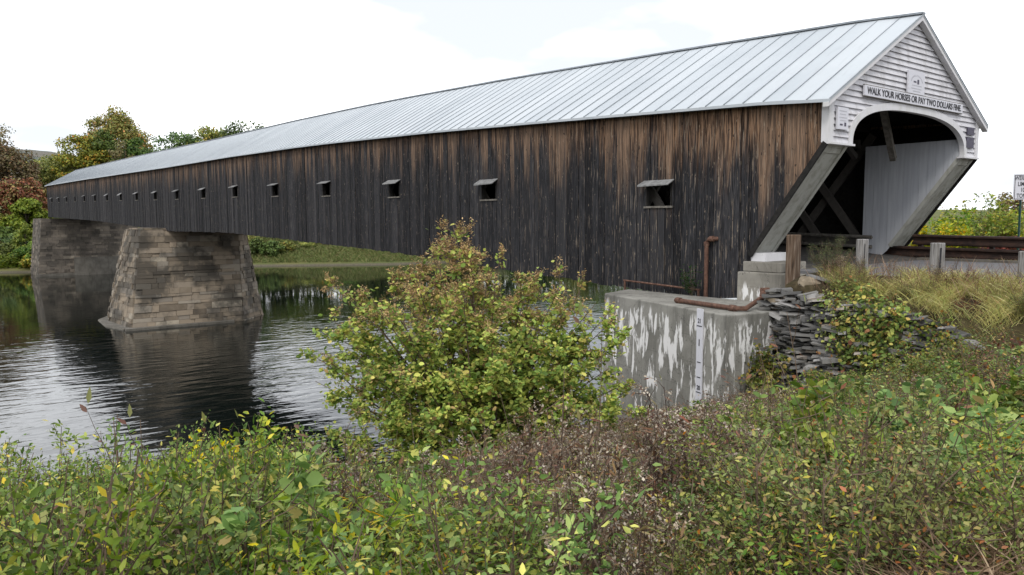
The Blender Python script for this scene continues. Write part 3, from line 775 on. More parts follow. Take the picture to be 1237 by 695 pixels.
mb = MB(); mb.box((-.16, 1.05, .602), (1.0, 2.20, .87)); b_ = mb.build('step', M_CONC2, ab); bv = b_.modifiers.new('bevel', 'BEVEL'); bv.width = .02
mb = MB(); mb.box((.0, 1.62, .872), (1.02, 2.18, 1.09)); b_ = mb.build('pedestal', M_TRIM, ab)
# gauge board
gd = np.array([-3.36 + 1.80, .30 - 5.74]); gd = gd / np.linalg.norm(gd); gn = np.array([gd[1], -gd[0]])
if gn[0] > 0: gn = -gn
gc = np.array([-3.10, 1.22]); ga = math.atan2(gd[1], gd[0])
t = thing('gauge_board', 'white flood gauge board with black marks on the concrete block', 'gauge', (gc[0] + gn[0] * .03, gc[1] + gn[1] * .03, -2.5), ga)
mb = MB(); mb.box((-.115, -.014, -.1), (.115, .014, 2.40)); mb.build('panel', M_SIGNW, t, off=(0, 0, 0))
mk = MB()
for zz, dz, wdt in ((1.98, 0, .19), (1.52, .16, .03), (1.12, 0, .14), (.76, 0, .14), (.40, 0, .19)):
    mk.box((-wdt / 2, -.020, zz), (wdt / 2, -.0145, zz + max(.022, dz)))
mk.build('mark', M_BLACK, t, off=(0, 0, 0))
for s_, zz in (('21', 2.11), ('20', .52)):
    o = link('lettering', text_mesh(s_, .15, .003, .85), M_BLACK, t); o.location = (0, -.018, zz); o.rotation_euler = (math.pi / 2, 0, 0)

# pipes
def pipe(name, label, pts, r, mat, joints=(), flange=1.35):
    t = thing(name, label, 'pipe', pts[0]); mb = MB(); mb.tube(pts, r, 10); mb.build('tube', mat, t, smooth=False)
    jm = MB()
    for a, b in joints: jm.tube([a, b], r * flange, 10)
    if joints: jm.build('coupling', mat, t)
    return t
zt = -.15
pipe('drain_pipe', 'rusty bent drain pipe lying on top of the concrete block', [(-2.2, 2.75, zt + .07), (-2.62, .62, zt + .07), (-2.5, .42, zt + .08), (-1.35, .75, .10), (-1.0, 1.05, .22), (-.62, .55, .22)], .058, M_PIPE,
     [((-2.21, 2.7, zt + .07), (-2.24, 2.55, zt + .07)), ((-2.58, .8, zt + .07), (-2.62, .62, zt + .07)), ((-1.4, .73, .09), (-1.2, .86, .15)), ((-1.05, 1.0, .21), (-.9, .9, .22))])
pipe('vertical_pipe', 'rusty vertical pipe with an elbow rising against the black board wall', [(-.13, 3.42, -.2), (-.13, 3.42, 1.36), (-.13, 3.34, 1.43), (-.13, 3.2, 1.45), (-.03, 3.12, 1.45)], .058, M_PIPE,
     [((-.13, 3.42, 1.25), (-.13, 3.42, 1.36)), ((-.13, 3.30, 1.44), (-.13, 3.18, 1.45))])
t = thing('hand_rail', 'thin rusty rail on short posts along the foot of the black wall', 'rail', (-.14, 5, -.3))
mb = MB(); mb.tube([(-.16, 6.55, .10), (-.16, 3.6, .0)], .03, 6); mb.build('rail', M_PIPE, t)
mb = MB(); mb.tube([(-.16, 6.5, -.3), (-.16, 6.5, .12)], .035, 6); mb.build('post', M_PIPE, t)
mb = MB(); mb.tube([(-.16, 3.65, -.3), (-.16, 3.65, .02)], .035, 6); mb.build('post', M_PIPE, t)

# dry stone wall
wall = thing('stone_wall', 'dry laid grey slate retaining wall holding up the road edge', 'wall', (-2, -2.5, -2))
r = random.Random(21); mb = MB()
def slab(mb, r, x, y, z, ang, l, d, h, tilt=.06):
    ca, sa = math.cos(ang), math.sin(ang); P = []; tl = r.uniform(-tilt, tilt)
    for zz in (-h / 2, h / 2):
        for a, b in ((-1, -1), (1, -1), (1, 1), (-1, 1)):
            lx = a * l / 2 * r.uniform(.72, 1.05); ly = b * d / 2 * r.uniform(.75, 1.1); lz = zz * r.uniform(.6, 1.15) + lx * tl
            P.append((x + lx * ca - ly * sa, y + lx * sa + ly * ca, z + lz))
    mb.hexa(P)
yy = .55
z = -2.9
while z < .5:
    hgt = r.uniform(.04, .105); y = .50
    while y > -4.25:
        l = r.choice((r.uniform(.12, .3), r.uniform(.2, .5))); ym = y - l / 2
        base = h1(xw(ym) - 1.0, ym)
        topz = float(np.interp(ym, [-6, -4.5, -3, -1, 0, .5], [-.35, -.1, .12, .28, .33, .30]))
        if base - .5 < z < topz:
            x = float(xw(ym)) - .12 - (topz - z) * .28 + r.uniform(-.20, .20)
            slope = math.atan2(-1, (float(xw(ym - .3)) - float(xw(ym + .3))) / .6 + 1e-6)
            slab(mb, r, x, ym, z + hgt / 2 + r.uniform(-.02, .02), math.pi / 2 + .12 + r.uniform(-.6, .6), l * 1.0, r.uniform(.18, .5), hgt * r.uniform(.55, 1.35), .24)
        y -= l * .92
    z += hgt * .92
mb.build('slate_courses', M_SLATE, wall)
def boulder(label, x, y, z, sx, sy, sz, seed, mat, rz=0.0):
    r = random.Random(seed); import bmesh
    bm = bmesh.new(); bmesh.ops.create_icosphere(bm, subdivisions=3, radius=1)
    pl = [(Vector((r.gauss(0, 1), r.gauss(0, 1), r.gauss(0, 1))).normalized(), r.uniform(.55, .85)) for _ in range(12)]
    for v in bm.verts:
        for n_, d_ in pl:
            k = v.co.dot(n_)
            if k > d_: v.co -= n_ * (k - d_)
        v.co *= 1 + .02 * math.sin(v.co.x * 9 + v.co.y * 7)
        v.co = Vector((v.co.x * sx, v.co.y * sy, v.co.z * sz))
    me = bpy.data.meshes.new('boulder'); bm.to_mesh(me); bm.free()
    o = link('boulder', me, mat); o.location = (x, y, z); o.rotation_euler = (.1, .1, rz); tag(o, label, 'rock')
    return o
boulder('tan angular boulder topmost on the slate wall next to the concrete seat', -1.0, -.28, .36, .38, .55, .28, 2, M_BOULDER, .4)
boulder('flat grey-tan boulder below the angular one at the concrete wall corner', -1.6, .02, .02, .36, .50, .16, 5, M_BOULDER, .3)
boulder('brownish square boulder set among vines in the right part of the slate wall', -2.25, -3.75, -.25, .26, .38, .27, 8, M_BOULDER, -.2)
boulder('grey flat-faced boulder right of the square boulder in the slate wall', -2.7, -4.5, -.35, .25, .34, .17, 12, M_SLATE, .2)
pk = MB(); pk.beam((-.95, -.2, .66), (-1.25, -1.0, .56), .14, .05)
tag(pk.build('plank', M_HOOD), 'pale loose plank lying on top of the tan boulder', 'plank')

# ------------------------------------------------------------------ road furniture
def wood_post(label, x, y, z0, z1, w, mat, square, lean=(0, 0)):
    import bmesh
    t = thing('guard_post', label, 'post', (x, y, z0), 0, 'wooden guard posts along the near road edge')
    r = random.Random(int(abs(y) * 100)); mb = MB(); n = 4 if square else 14; pts = []
    for k in range(n):
        a = 2 * math.pi * (k + .5) / n; rr = w / 2 * (1.3 if square else r.uniform(.93, 1.05)); pts.append((x + rr * math.cos(a), y + rr * math.sin(a)))
    top = [(px + lean[0], py + lean[1]) for px, py in pts]
    mb.prism(pts, z0 - .5, z1, top)
    o = mb.build('shaft', mat, t); bv = o.modifiers.new('bevel', 'BEVEL'); bv.width = .018; bv.segments = 2
    cr_ = MB(); cr_.beam((x - w * .36, y - w * .40, z0 + .25), (x - w * .36 + lean[0], y - w * .40 + lean[1], z1 - .1), .016, .05); cr_.build('crack', M_BLACK, t)
    return t
wood_post('brown square wooden guard post beside the slanted portal cheek', -.5, .50, .6, 1.60, .28, M_POSTB, True)
wood_post('pale round guard post left of the bushy green weed clump by the bridge mouth', -.5, -1.24, .6, 1.52, .27, M_POST, False, (.02, .01))
wood_post('pale cracked round guard post standing in golden grass before the rusty rail', -.5, -2.87, .55, 1.47, .28, M_POST, False, (.01, 0))
wood_post('guard post at the right picture edge beside the road', -.5, -4.52, .5, 1.34, .28, M_POST, False)

def wbeam(mb, x, y0, y1, zc, h, face=-1):
    prof = [(0, -.5), (.07, -.42), (.075, -.28), (0, -.14), (-.01, 0), (0, .14), (.075, .28), (.07, .42), (0, .5)]
    n = len(prof); ys_ = np.linspace(y0, y1, 14)
    vs = []; fs = []
    for yv in ys_:
        for k, (dx, dz) in enumerate(prof): vs.append((x + face * dx, yv, zc(yv) + dz * h))
        for k, (dx, dz) in enumerate(prof): vs.append((x + face * dx - face * .006, yv, zc(yv) + dz * h))
    for i in range(len(ys_) - 1):
        for k in range(n - 1):
            a = i * 2 * n + k; b = a + 2 * n
            fs.append((a, a + 1, b + 1, b)); fs.append((a + n, b + n, b + n + 1, a + n + 1))
    mb.add(vs, fs)
t = thing('guard_rail', 'long rusty brown double steel guard rail along the far side of the road', 'guard rail', (8.2, -4, .6))
mb = MB(); wbeam(mb, 8.15, 1.6, -30, lambda y: 1.30 + (y - 1.5) * .012, .34); mb.build('rail', M_RUST, t)
mb = MB(); wbeam(mb, 8.12, 3.2, -30, lambda y: .90 + (y - 1.5) * .012, .36); mb.build('rail', M_RUST, t)
y = 1.4
while y > -14:
    mb = MB(); mb.box((8.2, y - .06, .3), (8.34, y + .06, 1.45 + (y - 1.5) * .012)); mb.build('post', M_RUST, t); y -= 2.1
kb_ = MB(); kb_.box((7.55, -30, .5), (7.95, 1.2, .74))
tag(kb_.build('kerb', M_CONC3), kind='structure')
for xx in (1.12, CX + 3.12):
    mb = MB()
    for zz in (1.0, 1.32): mb.tube([(xx, 2.6, zz + .05), (xx, 22, zz + .55)], .06, 8)
    mb.build('inner_rail', M_TIMBER, bridge)

t = thing('road_sign', 'white weight limit sign on a green post beyond the rusty guard rail', 'sign', (9.5, -.97, .5))
mb = MB(); mb.box((9.47, -1.0, .2), (9.53, -.95, 3.2)); mb.build('post', M_GREENPOST, t)
sa = -math.radians(48)
ca_, sa_ = math.cos(sa), math.sin(sa)
mb = MB()
w2, hh = .25, .39
def SP(u, v, d): return (9.46 + u * ca_ + d * sa_, -1.02 + u * sa_ - d * ca_, 2.93 + v)
def sbox(mb, u0, u1, v0, v1, d0, d1):
    P = [SP(u0, v0, d1), SP(u1, v0, d1), SP(u1, v0, d0), SP(u0, v0, d0), SP(u0, v1, d1), SP(u1, v1, d1), SP(u1, v1, d0), SP(u0, v1, d0)]
    mb.hexa(P)
sbox(mb, -w2, w2, -hh, hh, 0, .02); mb.build('panel', M_SIGNW, t)
mb = MB()
for u0, u1, v0, v1 in ((-w2 + .02, w2 - .02, hh - .035, hh - .02), (-w2 + .02, w2 - .02, -hh + .02, -hh + .035), (-w2 + .02, -w2 + .035, -hh + .036, hh - .036), (w2 - .035, w2 - .02, -hh + .036, hh - .036)):
    sbox(mb, u0, u1, v0, v1, .021, .024)
mb.build('border', M_BLACK, t)
for s_, v in (('WEIGHT', .27), ('LIMIT', .09), ('10', -.09), ('TONS', -.27)):
    me = text_mesh(s_, .185, .002, .66)
    o = link('lettering', me, M_BLACK, t); p = SP(0, v, .024)
    o.location = (p[0] - 9.5, p[1] + .97, p[2] - .5); o.rotation_euler = (math.pi / 2, 0, sa)

# ------------------------------------------------------------------ vegetation
def pix(p):
    d = np.asarray(p, float) - CAM; z = d @ fwd
    return W_PX / 2 + F_PX * (d @ rgt) / z, 347.5 - F_PX * (d @ upv) / z, z
def ground_at(px, D):
    """point on the ground at depth D in the direction of image column px"""
    q = CAM + D * (fwd + rgt * (px - W_PX / 2) / F_PX)
    return float(q[0]), float(q[1]), h1(q[0], q[1])

class Plant:
    """stems (tubes) and leaf positions of one plant, base at the origin"""
    def __init__(s, seed):
        s.r = np.random.default_rng(seed); s.tb = MB(); s.P = {}
    def stem(s, pts, r0_, r1_, n=4):
        k = len(pts); s.tb.tube([tuple(p) for p in pts], [r0_ + (r1_ - r0_) * i / (k - 1) for i in range(k)], n, cap=False)
    def leaves(s, kind, pos, d, n, L, W, fold=.12, droop=.12):
        s.P.setdefault(kind, []).append(leaf_arrays(pos, d, n, L, W, fold, droop))
    def along(s, pts, k, t0=.15, t1=1.0):
        pts = np.asarray(pts, float); t = t0 + (t1 - t0) * s.r.random(k); x = t * (len(pts) - 1)
        i = np.minimum(x.astype(int), len(pts) - 2); f = (x - i)[:, None]
        return pts[i] * (1 - f) + pts[i + 1] * f, nrmz(pts[i + 1] - pts[i]), t
    def put_leaves(s, kind, pts, k, L, W, t0=.15, spread=.05, up=.25, droop=.15, var=.3, hang=0.0, fold=.12):
        p, tg, t = s.along(pts, k, t0)
        rv = s.r.normal(size=(k, 3)); rv[:, 2] *= .5
        d = nrmz(rv) + .5 * tg + np.array([0, 0, up - hang]); n = nrmz(np.array([0, 0, 1.0]) + .55 * s.r.normal(size=(k, 3)))
        l = L * (1 + var * s.r.uniform(-1, 1, k)); s.leaves(kind, p + s.r.normal(size=(k, 3)) * spread, d, n, l, l * W, fold, droop)
    def curve(s, base, tip, k=6, wob=.06, sag=0.0):
        base, tip = np.asarray(base, float), np.asarray(tip, float); L = np.linalg.norm(tip - base)
        t = np.linspace(0, 1, k)[:, None]; p = base + (tip - base) * t
        p[:, 2] += sag * L * (np.sin(t[:, 0] * math.pi)); w = s.r.normal(size=(k, 3)) * wob * L / k; w[0] = 0; w[-1] *= .3
        return p + np.cumsum(w, 0) * .6
    def make(s, name, mats, root, stem_mat, order):
        if s.tb.v:
            me = bpy.data.meshes.new('stem'); me.from_pydata(s.tb.v, [], s.tb.f); me.update(); link('stem', me, stem_mat, root)
        for kind in order:
            if kind in s.P:
                off = 0; Vs = []; Qs = []
                for V_, Q_ in s.P[kind]: Vs.append(V_); Qs.append(Q_ + off); off += len(V_)
                link(kind, np_mesh(kind, np.concatenate(Vs), np.concatenate(Qs)), mats[kind], root)

def leafy(seed, H, R, nst, nbr, nlf, L, W, mats, stem_mat=M_TWIG, up=.2, droop=.2, name='leafy_shrub', t0=.25, blen=.35, spread=.03, upright=1.0, kind='foliage'):
    p = Plant(seed); r = p.r
    for i in range(nst):
        a = r.uniform(0, 2 * math.pi); rr = R * math.sqrt(r.uniform(.02, 1)); h = H * r.uniform(.65, 1.0) * (1 - .35 * (rr / R) ** 2 * upright)
        b = (r.normal(0, .05 * R), r.normal(0, .05 * R), -.1); tip = (rr * math.cos(a), rr * math.sin(a), h)
        c = p.curve(b, tip, 6, .10, .0); p.stem(c, .0055 * H ** .5, .002)
        p.put_leaves(kind, c, max(4, nlf // 3), L, W, t0, spread, up, droop)
        for j in range(nbr):
            q, tg, t = p.along(c, 1, .25, .95); q = q[0]
            d = nrmz((r.normal(size=3) * np.array([1, 1, .5]) + .5 * tg[0] + np.array([0, 0, .35]))[None])[0]
            bl = H * blen * r.uniform(.4, 1) * (1.1 - .5 * t[0]); c2 = p.curve(q, q + d * bl, 4, .10, -.05); p.stem(c2, .004, .002, 3)
            p.put_leaves(kind, c2, nlf // nbr if nbr else 0, L, W, .1, spread, up, droop)
    t = thing(name, None, None); p.make(name, {kind: mats}, t, stem_mat, [kind]); return t

def goldenrod(seed, H, nst, R):
    p = Plant(seed); r = p.r
    for i in range(nst):
        a = r.uniform(0, 6.28); rr = R * math.sqrt(r.random()); h = H * r.uniform(.7, 1.0)
        b = (rr * .6 * math.cos(a), rr * .6 * math.sin(a), -.1); tip = (rr * math.cos(a) + r.normal(0, .05), rr * math.sin(a) + r.normal(0, .05), h)
        c = p.curve(b, tip, 6, .05); p.stem(c, .005, .0025, 3)
        p.put_leaves('foliage', c, 26, .075, .18, .12, .012, .0, .35, .4, .5)
        for j in range(7):
            q, tg, t = p.along(c, 1, .72, 1.0); d = r.normal(size=3); d[2] = abs(d[2]) * .5 + .15; d /= np.linalg.norm(d)
            c2 = p.curve(q[0], q[0] + d * .13 * r.uniform(.5, 1.2), 4, .08, .1); p.stem(c2, .002, .001, 3)
            p.put_leaves('seed_heads', c2, 10, .017, .6, .2, .010, .5, 0, .4)
            p.put_leaves('foliage', c2, 3, .03, .25, .1, .008, .0, .2, .4, .3)
    t = thing('goldenrod', None, None); p.make('goldenrod', {'foliage': L_DRY, 'seed_heads': L_FLUFF}, t, M_TWIGD, ['foliage', 'seed_heads']); return t

# ---- the upper line of the foreground growth in the picture, used to keep plant heights natural
SKY_X = [-200, 0, 60, 130, 200, 260, 330, 400, 450, 520, 600, 700, 780, 850, 900, 960, 1020, 1100, 1180, 1300]
SKY_Y = [495, 502, 512, 530, 536, 512, 522, 542, 560, 556, 540, 515, 500, 483, 472, 464, 458, 445, 425, 405]
def room(x, y, z):
    px, py, D = pix((x, y, z)); top = np.interp(px, SKY_X, SKY_Y)
    return (py - top) * D / F_PX, px, py, D

protos = {}
def proto(key, fn, n):
    protos[key] = [fn(i) for i in range(n)]
proto('green', lambda i: leafy(100 + i, 1.0, .62, 18, 6, 120, .034, .48, L_GREEN, droop=.2), 4)
proto('small', lambda i: leafy(120 + i, .95, .70, 20, 6, 140, .0245, .55, L_MID, droop=.15), 4)
proto('ash', lambda i: leafy(140 + i, 1.0, .55, 12, 4, 48, .068, .36, L_YEL, droop=.3), 3)
proto('gold', lambda i: goldenrod(160 + i, 1.1, 9, .28), 5)
proto('red', lambda i: leafy(180 + i, .8, .65, 15, 4, 50, .032, .5, L_RED, M_TWIGD, droop=.2, name='bramble'), 2)
proto('mixed', lambda i: leafy(190 + i, .9, .6, 16, 6, 95, .030, .42, L_MIX, droop=.25, name='weed_clump'), 3)
L_BROAD = leaf_mat('broad_weed_leaf', [(0, (.075, .14, .035)), (.4, (.14, .23, .055)), (.75, (.24, .32, .085)), (.92, (.40, .42, .12)), (1, (.36, .24, .09))], .3)
proto('broad', lambda i: leafy(250 + i, .95, .42, 10, 3, 52, .074, .62, L_BROAD, up=.1, droop=.35, name='broadleaf_weed', t0=.3, blen=.25), 3)
def tuft(seed, mat, H):
    r = np.random.default_rng(seed); k = 150; t = thing('grass_tuft', None, None)
    pos = np.stack([r.normal(0, .07, k), r.normal(0, .07, k), np.full(k, -.03)], 1); d = r.normal(size=(k, 3)) * np.array([.5, .5, .1]) + np.array([0, 0, 1.0])
    l = H * r.uniform(.5, 1.1, k); V_, Q_ = blade_arrays(pos, d, nrmz(r.normal(size=(k, 3)) * np.array([1, 1, .1])), l, np.full(k, .008), .45)
    link('blades', np_mesh('blades', V_, Q_), mat, t); return t
proto('tuft', lambda i: tuft(210 + i, (L_GRASS, L_STRAW)[i % 2], .75), 4)
def stalks(seed):
    p = Plant(seed); r = p.r
    for i in range(7):
        c = p.curve((r.normal(0, .08), r.normal(0, .08), -.1), (r.normal(0, .3), r.normal(0, .3), r.uniform(.7, 1.3)), 6, .16); p.stem(c, .006, .002, 3)
        for j in range(4):
            q, tg, _ = p.along(c, 1, .4, 1.0); d = nrmz((r.normal(size=3) + np.array([0, 0, .6]))[None])[0]
            c2 = p.curve(q[0], q[0] + d * r.uniform(.1, .3), 4, .15); p.stem(c2, .003, .001, 3); p.put_leaves('foliage', c2, 3, .04, .4, .3, .01, 0, .3, .5)
    t = thing('bare_stalks', None, None); p.make('bare_stalks', {'foliage': L_DRY}, t, M_TWIG, ['foliage']); return t
proto('stalk', lambda i: stalks(230 + i), 3)
for lst in protos.values():
    for t in lst: t.location = (0, 0, -500)
used = {}
def place(key, x, y, z, s, label, cat, group, sz=None):
    i = rnd.randrange(len(protos[key])); src = protos[key][i]
    if (key, i) not in used: used[(key, i)] = 1; t = src
    else: t = copy_tree(src)
    t.location = (x, y, z); t.rotation_euler = (rnd.uniform(-.08, .08), rnd.uniform(-.08, .08), rnd.uniform(0, 6.28)); t.scale = (s, s, sz or s)
    tag(t, label, cat, group); return t

LAB = {'green': ('dense green leafy shrub among the growth on the river side of the slope', 'shrub', 'green shrubs on the left slope'),
       'small': ('small-leaved pale green shrub on the slope below the slate wall', 'shrub', 'small-leaved shrubs below the slate wall'),
       'ash': ('yellow-green sapling with long pointed leaves low in the foreground', 'sapling', 'yellow-green saplings in the foreground'),
       'gold': ('brown gone-to-seed stalks with pale fluffy heads on the slope', 'weed', 'dry brown seed stalks on the slope'),
       'red': ('reddish brown bramble low on the right slope', 'bramble', 'reddish brambles on the right slope'),
       'mixed': ('mixed green and brown weed clump on the slope', 'weed', 'weed clumps on the slope')}
pr = random.Random(31); count = {k: 0 for k in LAB}
cand = []
D = 3.1
while D < 24:
    step = .24 + D * .034
    half = (W_PX / 2 + 60) / F_PX * D; X = -half
    while X < half:
        dd, xx_ = D + pr.uniform(-.5, .5) * step, X + pr.uniform(-.5, .5) * step
        q = CAM + dd * fwd + xx_ * rgt; cand.append((float(q[0]), float(q[1]))); X += step * 1.05
    D += step
def species(px, D, u):
    if px < 330: return 'green' if u < .74 else ('mixed' if u < .92 or D < 5.5 else 'ash')
    if px < 520 and D < 5.5: return 'ash' if u < .55 else 'green'
    if px < 520: return 'green' if u < .45 else ('mixed' if u < .70 else ('gold' if u < .92 else 'ash'))
    if 560 < px < 900 and D > 4.8: return 'gold' if u < .88 else ('mixed' if u < .95 else 'small')
    if px < 640 and D < 5.5: return 'green' if u < .5 else ('small' if u < .7 else ('gold' if u < .9 else 'mixed'))
    if px < 930 and D > 5.0: return 'gold' if u < .74 else ('mixed' if u < .9 else 'small')
    if px < 930: return 'small' if u < .45 else ('gold' if u < .80 else 'mixed')
    if px < 1120: return 'small' if u < .74 else ('mixed' if u < .88 else ('red' if u < .96 else 'gold'))
    if D < 7: return None if u < .74 else ('red' if u < .80 else ('small' if u < .92 else 'mixed'))
    return 'red' if u < .14 else ('mixed' if u < .46 else ('small' if u < .84 else 'gold'))
bumpn = lambda x, y: .5 + .5 * math.sin(x * 1.9 + 1.3 * math.sin(y * 1.4)) * math.cos(y * 1.7 + .8 * math.sin(x * 1.1))
for x, y in cand:
    z = h1(x, y)
    if z < -6.7 or (x > float(xw(y)) - (.9 if y > -2.2 else .55) and -5.0 < y < 7): continue
    if x > -4.4 and -.3 < y < 6.5 and x > -4.2: continue
    rm, px, py, D = room(x, y, z)
    k = species(px, D, pr.random())
    if k is None or count[k] >= 290: continue
    if rm > 1.2 and px > 1080: rm *= .75
    hmax = rm * pr.uniform(.62, 1.22)
    want = {'green': 2.15, 'small': 1.1, 'ash': 1.35, 'gold': 1.7, 'red': 1.0, 'mixed': 1.15}[k] * (.48 + .85 * bumpn(x, y)) * pr.uniform(.8, 1.15)
    hgt = min(want, hmax)
    if hgt < .28 or px > 1290 or px < -90: continue
    base = {'green': 1.0, 'small': .95, 'ash': 1.0, 'gold': 1.1, 'red': .8, 'mixed': .9}[k]
    s = max(.55, min(1.3, hgt / base)); place(k, x, y, z, s, *LAB[k], sz=hgt / base); count[k] += 1
for x, y in pr.sample(cand, min(len(cand), 330)):
    z = h1(x, y); rm, px, py, D = room(x, y, z); D_ = D
    if z < -6.5 or x > float(xw(y)) - 1.0 or not (-40 < px < 1270) or rm < .5 or D > 16 or D < 4.2 or 570 < px < 800: continue
    if bumpn(x * 1.7 + 3, y * 1.6) < .5: continue
    hh = min(rm * pr.uniform(.85, 1.15), 1.5); place('broad', x, y, z, pr.uniform(.85, 1.15), 'light green broad-leaved weed standing out of the finer growth on the slope', 'weed', 'broad-leaved weeds on the slope', sz=max(.5, hh / .95))
for x, y in pr.sample(cand, min(len(cand), 300)):
    z = h1(x, y); rm, px, py, D = room(x, y, z)
    if z < -6.5 or x > float(xw(y)) - .9 or not (-40 < px < 1270) or rm < .5 or D > 15 or D < 3.2: continue
    k = 'tuft' if pr.random() < .5 else 'stalk'
    if (k == 'tuft' and px < 420 and D > 6): continue
    lb = ('tuft of long thin grass standing in the slope growth', 'grass tuft', 'grass tufts on the slope') if k == 'tuft' else ('bare thin brown stalks poking out of the slope growth', 'stalks', 'bare brown stalks on the slope')
    hh = min(rm * pr.uniform(.85, 1.2), 1.35); place(k, x, y, z, pr.uniform(.9, 1.3), *lb, sz=max(.5, hh / (.75 if k == 'tuft' else 1.1)))
for i in range(46):
    y = pr.uniform(-8, -.9); x = float(xw(y)) + .05 + (pr.random() ** 1.6) * max(.3, -1.0 - float(xw(y)))
    k = pr.choice(('mixed', 'small', 'gold', 'mixed', 'red'))
    place(k, x, y, h1(x, y), pr.uniform(.45, .75), 'small weed clump in the golden grass above the slate wall', 'weed', 'weed clumps in the golden grass', sz=pr.uniform(.45, .78))
for k, lst in protos.items():
    for i, t in enumerate(lst):
        if (k, i) not in used:
            for ch in list(t.children): bpy.data.objects.remove(ch)
            bpy.data.objects.remove(t)

# ---- the big autumn shrub by the water
bx, by, bz = ground_at(578, 15.2)
big = thing('autumn_shrub', 'large yellow-green autumn shrub with tan seed plumes standing by the water before the bridge', 'shrub', (bx, by, bz))
p = Plant(55); r = p.r
TIPS = [(540, 272, 0), (516, 292, .2), (562, 292, -.2), (578, 306, .3), (500, 318, -.4), (430, 362, .4), (412, 388, -.2), (398, 440, .3), (440, 405, .9), (640, 332, .2), (612, 322, -.5),
        (655, 344, .5), (600, 345, .9), (690, 400, .3), (715, 372, -.2), (738, 384, .2), (728, 420, .6), (700, 440, -.6), (755, 462, .1), (745, 490, -.5), (468, 352, -.6), (480, 380, -1.2), (450, 440, -1.0), (390, 480, .2),
        (430, 500, -.8), (560, 350, -1.0), (530, 390, -1.5), (590, 400, -1.6), (640, 400, -1.2), (670, 440, -1.3), (610, 450, -1.9), (550, 450, -1.9), (490, 450, -1.6), (520, 500, -1.7), (640, 490, -1.6), (580, 500, -1.9), (700, 500, -1.1), (465, 505, -1.3),
        (540, 330, 1.2), (480, 400, 1.5), (620, 390, 1.4), (680, 450, 1.2), (580, 360, .2), (520, 350, .1), (660, 380, 0), (620, 360, .3), (550, 400, .3), (500, 420, .5), (690, 470, .2), (410, 420, .7), (575, 430, 0), (640, 440, .2), (455, 470, .3), (720, 480, .4),
        (400, 520, .2), (425, 540, -.5), (470, 545, -1.4), (540, 545, -1.8), (610, 545, -1.7), (680, 535, -1.2), (740, 520, -.3), (765, 500, .5), (385, 455, .9), (372, 430, .2), (760, 480, .9), (418, 352, .3), (440, 340, -.5), (398, 384, .5), (470, 330, .4), (700, 352, .4), (733, 372, .3), (680, 345, -.3), (712, 395, .5), (640, 345, .7), (745, 410, .2), (425, 395, .8), (405, 410, -.3),
        (660, 372, .5), (680, 385, -.4), (650, 400, .6), (665, 415, -.9), (705, 410, .2), (735, 445, -.2), (540, 292, .5), (528, 308, -.5), (590, 325, -.4), (550, 318, .2), (630, 352, .1), (450, 372, .1), (425, 420, -.4), (500, 340, .6), (570, 340, .9)]
bl = np.array([bx, by, bz])
for (tx, ty, dd) in TIPS:
    D = 15.2 + dd; tip = CAM + D * (fwd + rgt * (tx - W_PX / 2) / F_PX - upv * (ty - 347.5) / F_PX) - bl
    h = tip[2]; plume = np.clip((h - 2.5) / 2.2, 0, 1)
    b = np.array([r.normal(0, .25), r.normal(0, .25), -.15]); c = p.curve(b, tip, 8, .08, .05); p.stem(c, .026, .006, 5)
    p.put_leaves('foliage', c, int(44 * (1.15 - .75 * plume)), .09, .72, .38, .10, .05, .25)
    nb = 13
    for j in range(nb):
        q, tg, t = p.along(c, 1, .34, 1.0); q = q[0]
        d = nrmz((r.normal(size=3) * np.array([1, 1, .55]) + .45 * tg[0] + np.array([0, 0, .2]))[None])[0]
        L_ = r.uniform(.35, .95) * (1.15 - .55 * t[0]); c2 = p.curve(q, q + d * L_, 5, .10, -.04); p.stem(c2, .009, .003, 3)
        hh_ = q[2] + d[2] * L_ * .5; pl = np.clip((hh_ - 2.9) / 1.1, 0, 1) * (.45 + .55 * (t[0] > .55))
        nl = int(r.uniform(20, 58) * (1 - .72 * pl))
        p.put_leaves('foliage', c2, nl, .088, .72, .15, .05, .05, .25, .45)
        if pl > .12 or r.random() < .12:
            for m in range(9):
                q3, tg3, _ = p.along(c2, 1, .4, 1.0); d3 = nrmz((r.normal(size=3) + .7 * tg3[0] + np.array([0, 0, .25]))[None])[0]
                c3 = p.curve(q3[0], q3[0] + d3 * r.uniform(.10, .24), 3, .1); p.stem(c3, .0035, .0015, 3)
                p.put_leaves('seed_plumes', c3, int(17 * (.5 + .5 * pl)), .046, .42, .1, .022, .1, .2, .4)
p.make('autumn_shrub', {'foliage': L_BUSH, 'seed_plumes': L_SEED}, big, M_TWIG, ['foliage', 'seed_plumes'])

# ---- single plants that stand out
def single(fn, label, cat, px, D, H=None, s=1.0):
    t = fn(); x, y, z = ground_at(px, D); t.location = (x, y, z); t.scale = (s, s, s); return tag(t, label, cat)
def hofs(px, D, ytop):        # height of a plant whose tip reaches picture row ytop
    x, y, z = ground_at(px, D); q = CAM + D * (fwd + rgt * (px - W_PX / 2) / F_PX - upv * (ytop - 347.5) / F_PX); return float(q[2] - z)
H = hofs(22, 5.2, 486)
single(lambda: leafy(301, H, .42, 7, 8, 190, .046, .46, L_GREEN, name='leafy_sapling', t0=.3, blen=.22, upright=.3), 'tall thin green sapling with upright shoots at the left edge of the foreground', 'sapling', 22, 5.2)
H = hofs(105, 6.4, 545)
single(lambda: leafy(302, H, .6, 10, 7, 170, .044, .46, L_GREEN, name='leafy_sapling', t0=.25, blen=.25), 'dark green leafy sapling right of the tall thin one by the water', 'sapling', 110, 6.4)
H = hofs(280, 7.2, 500)
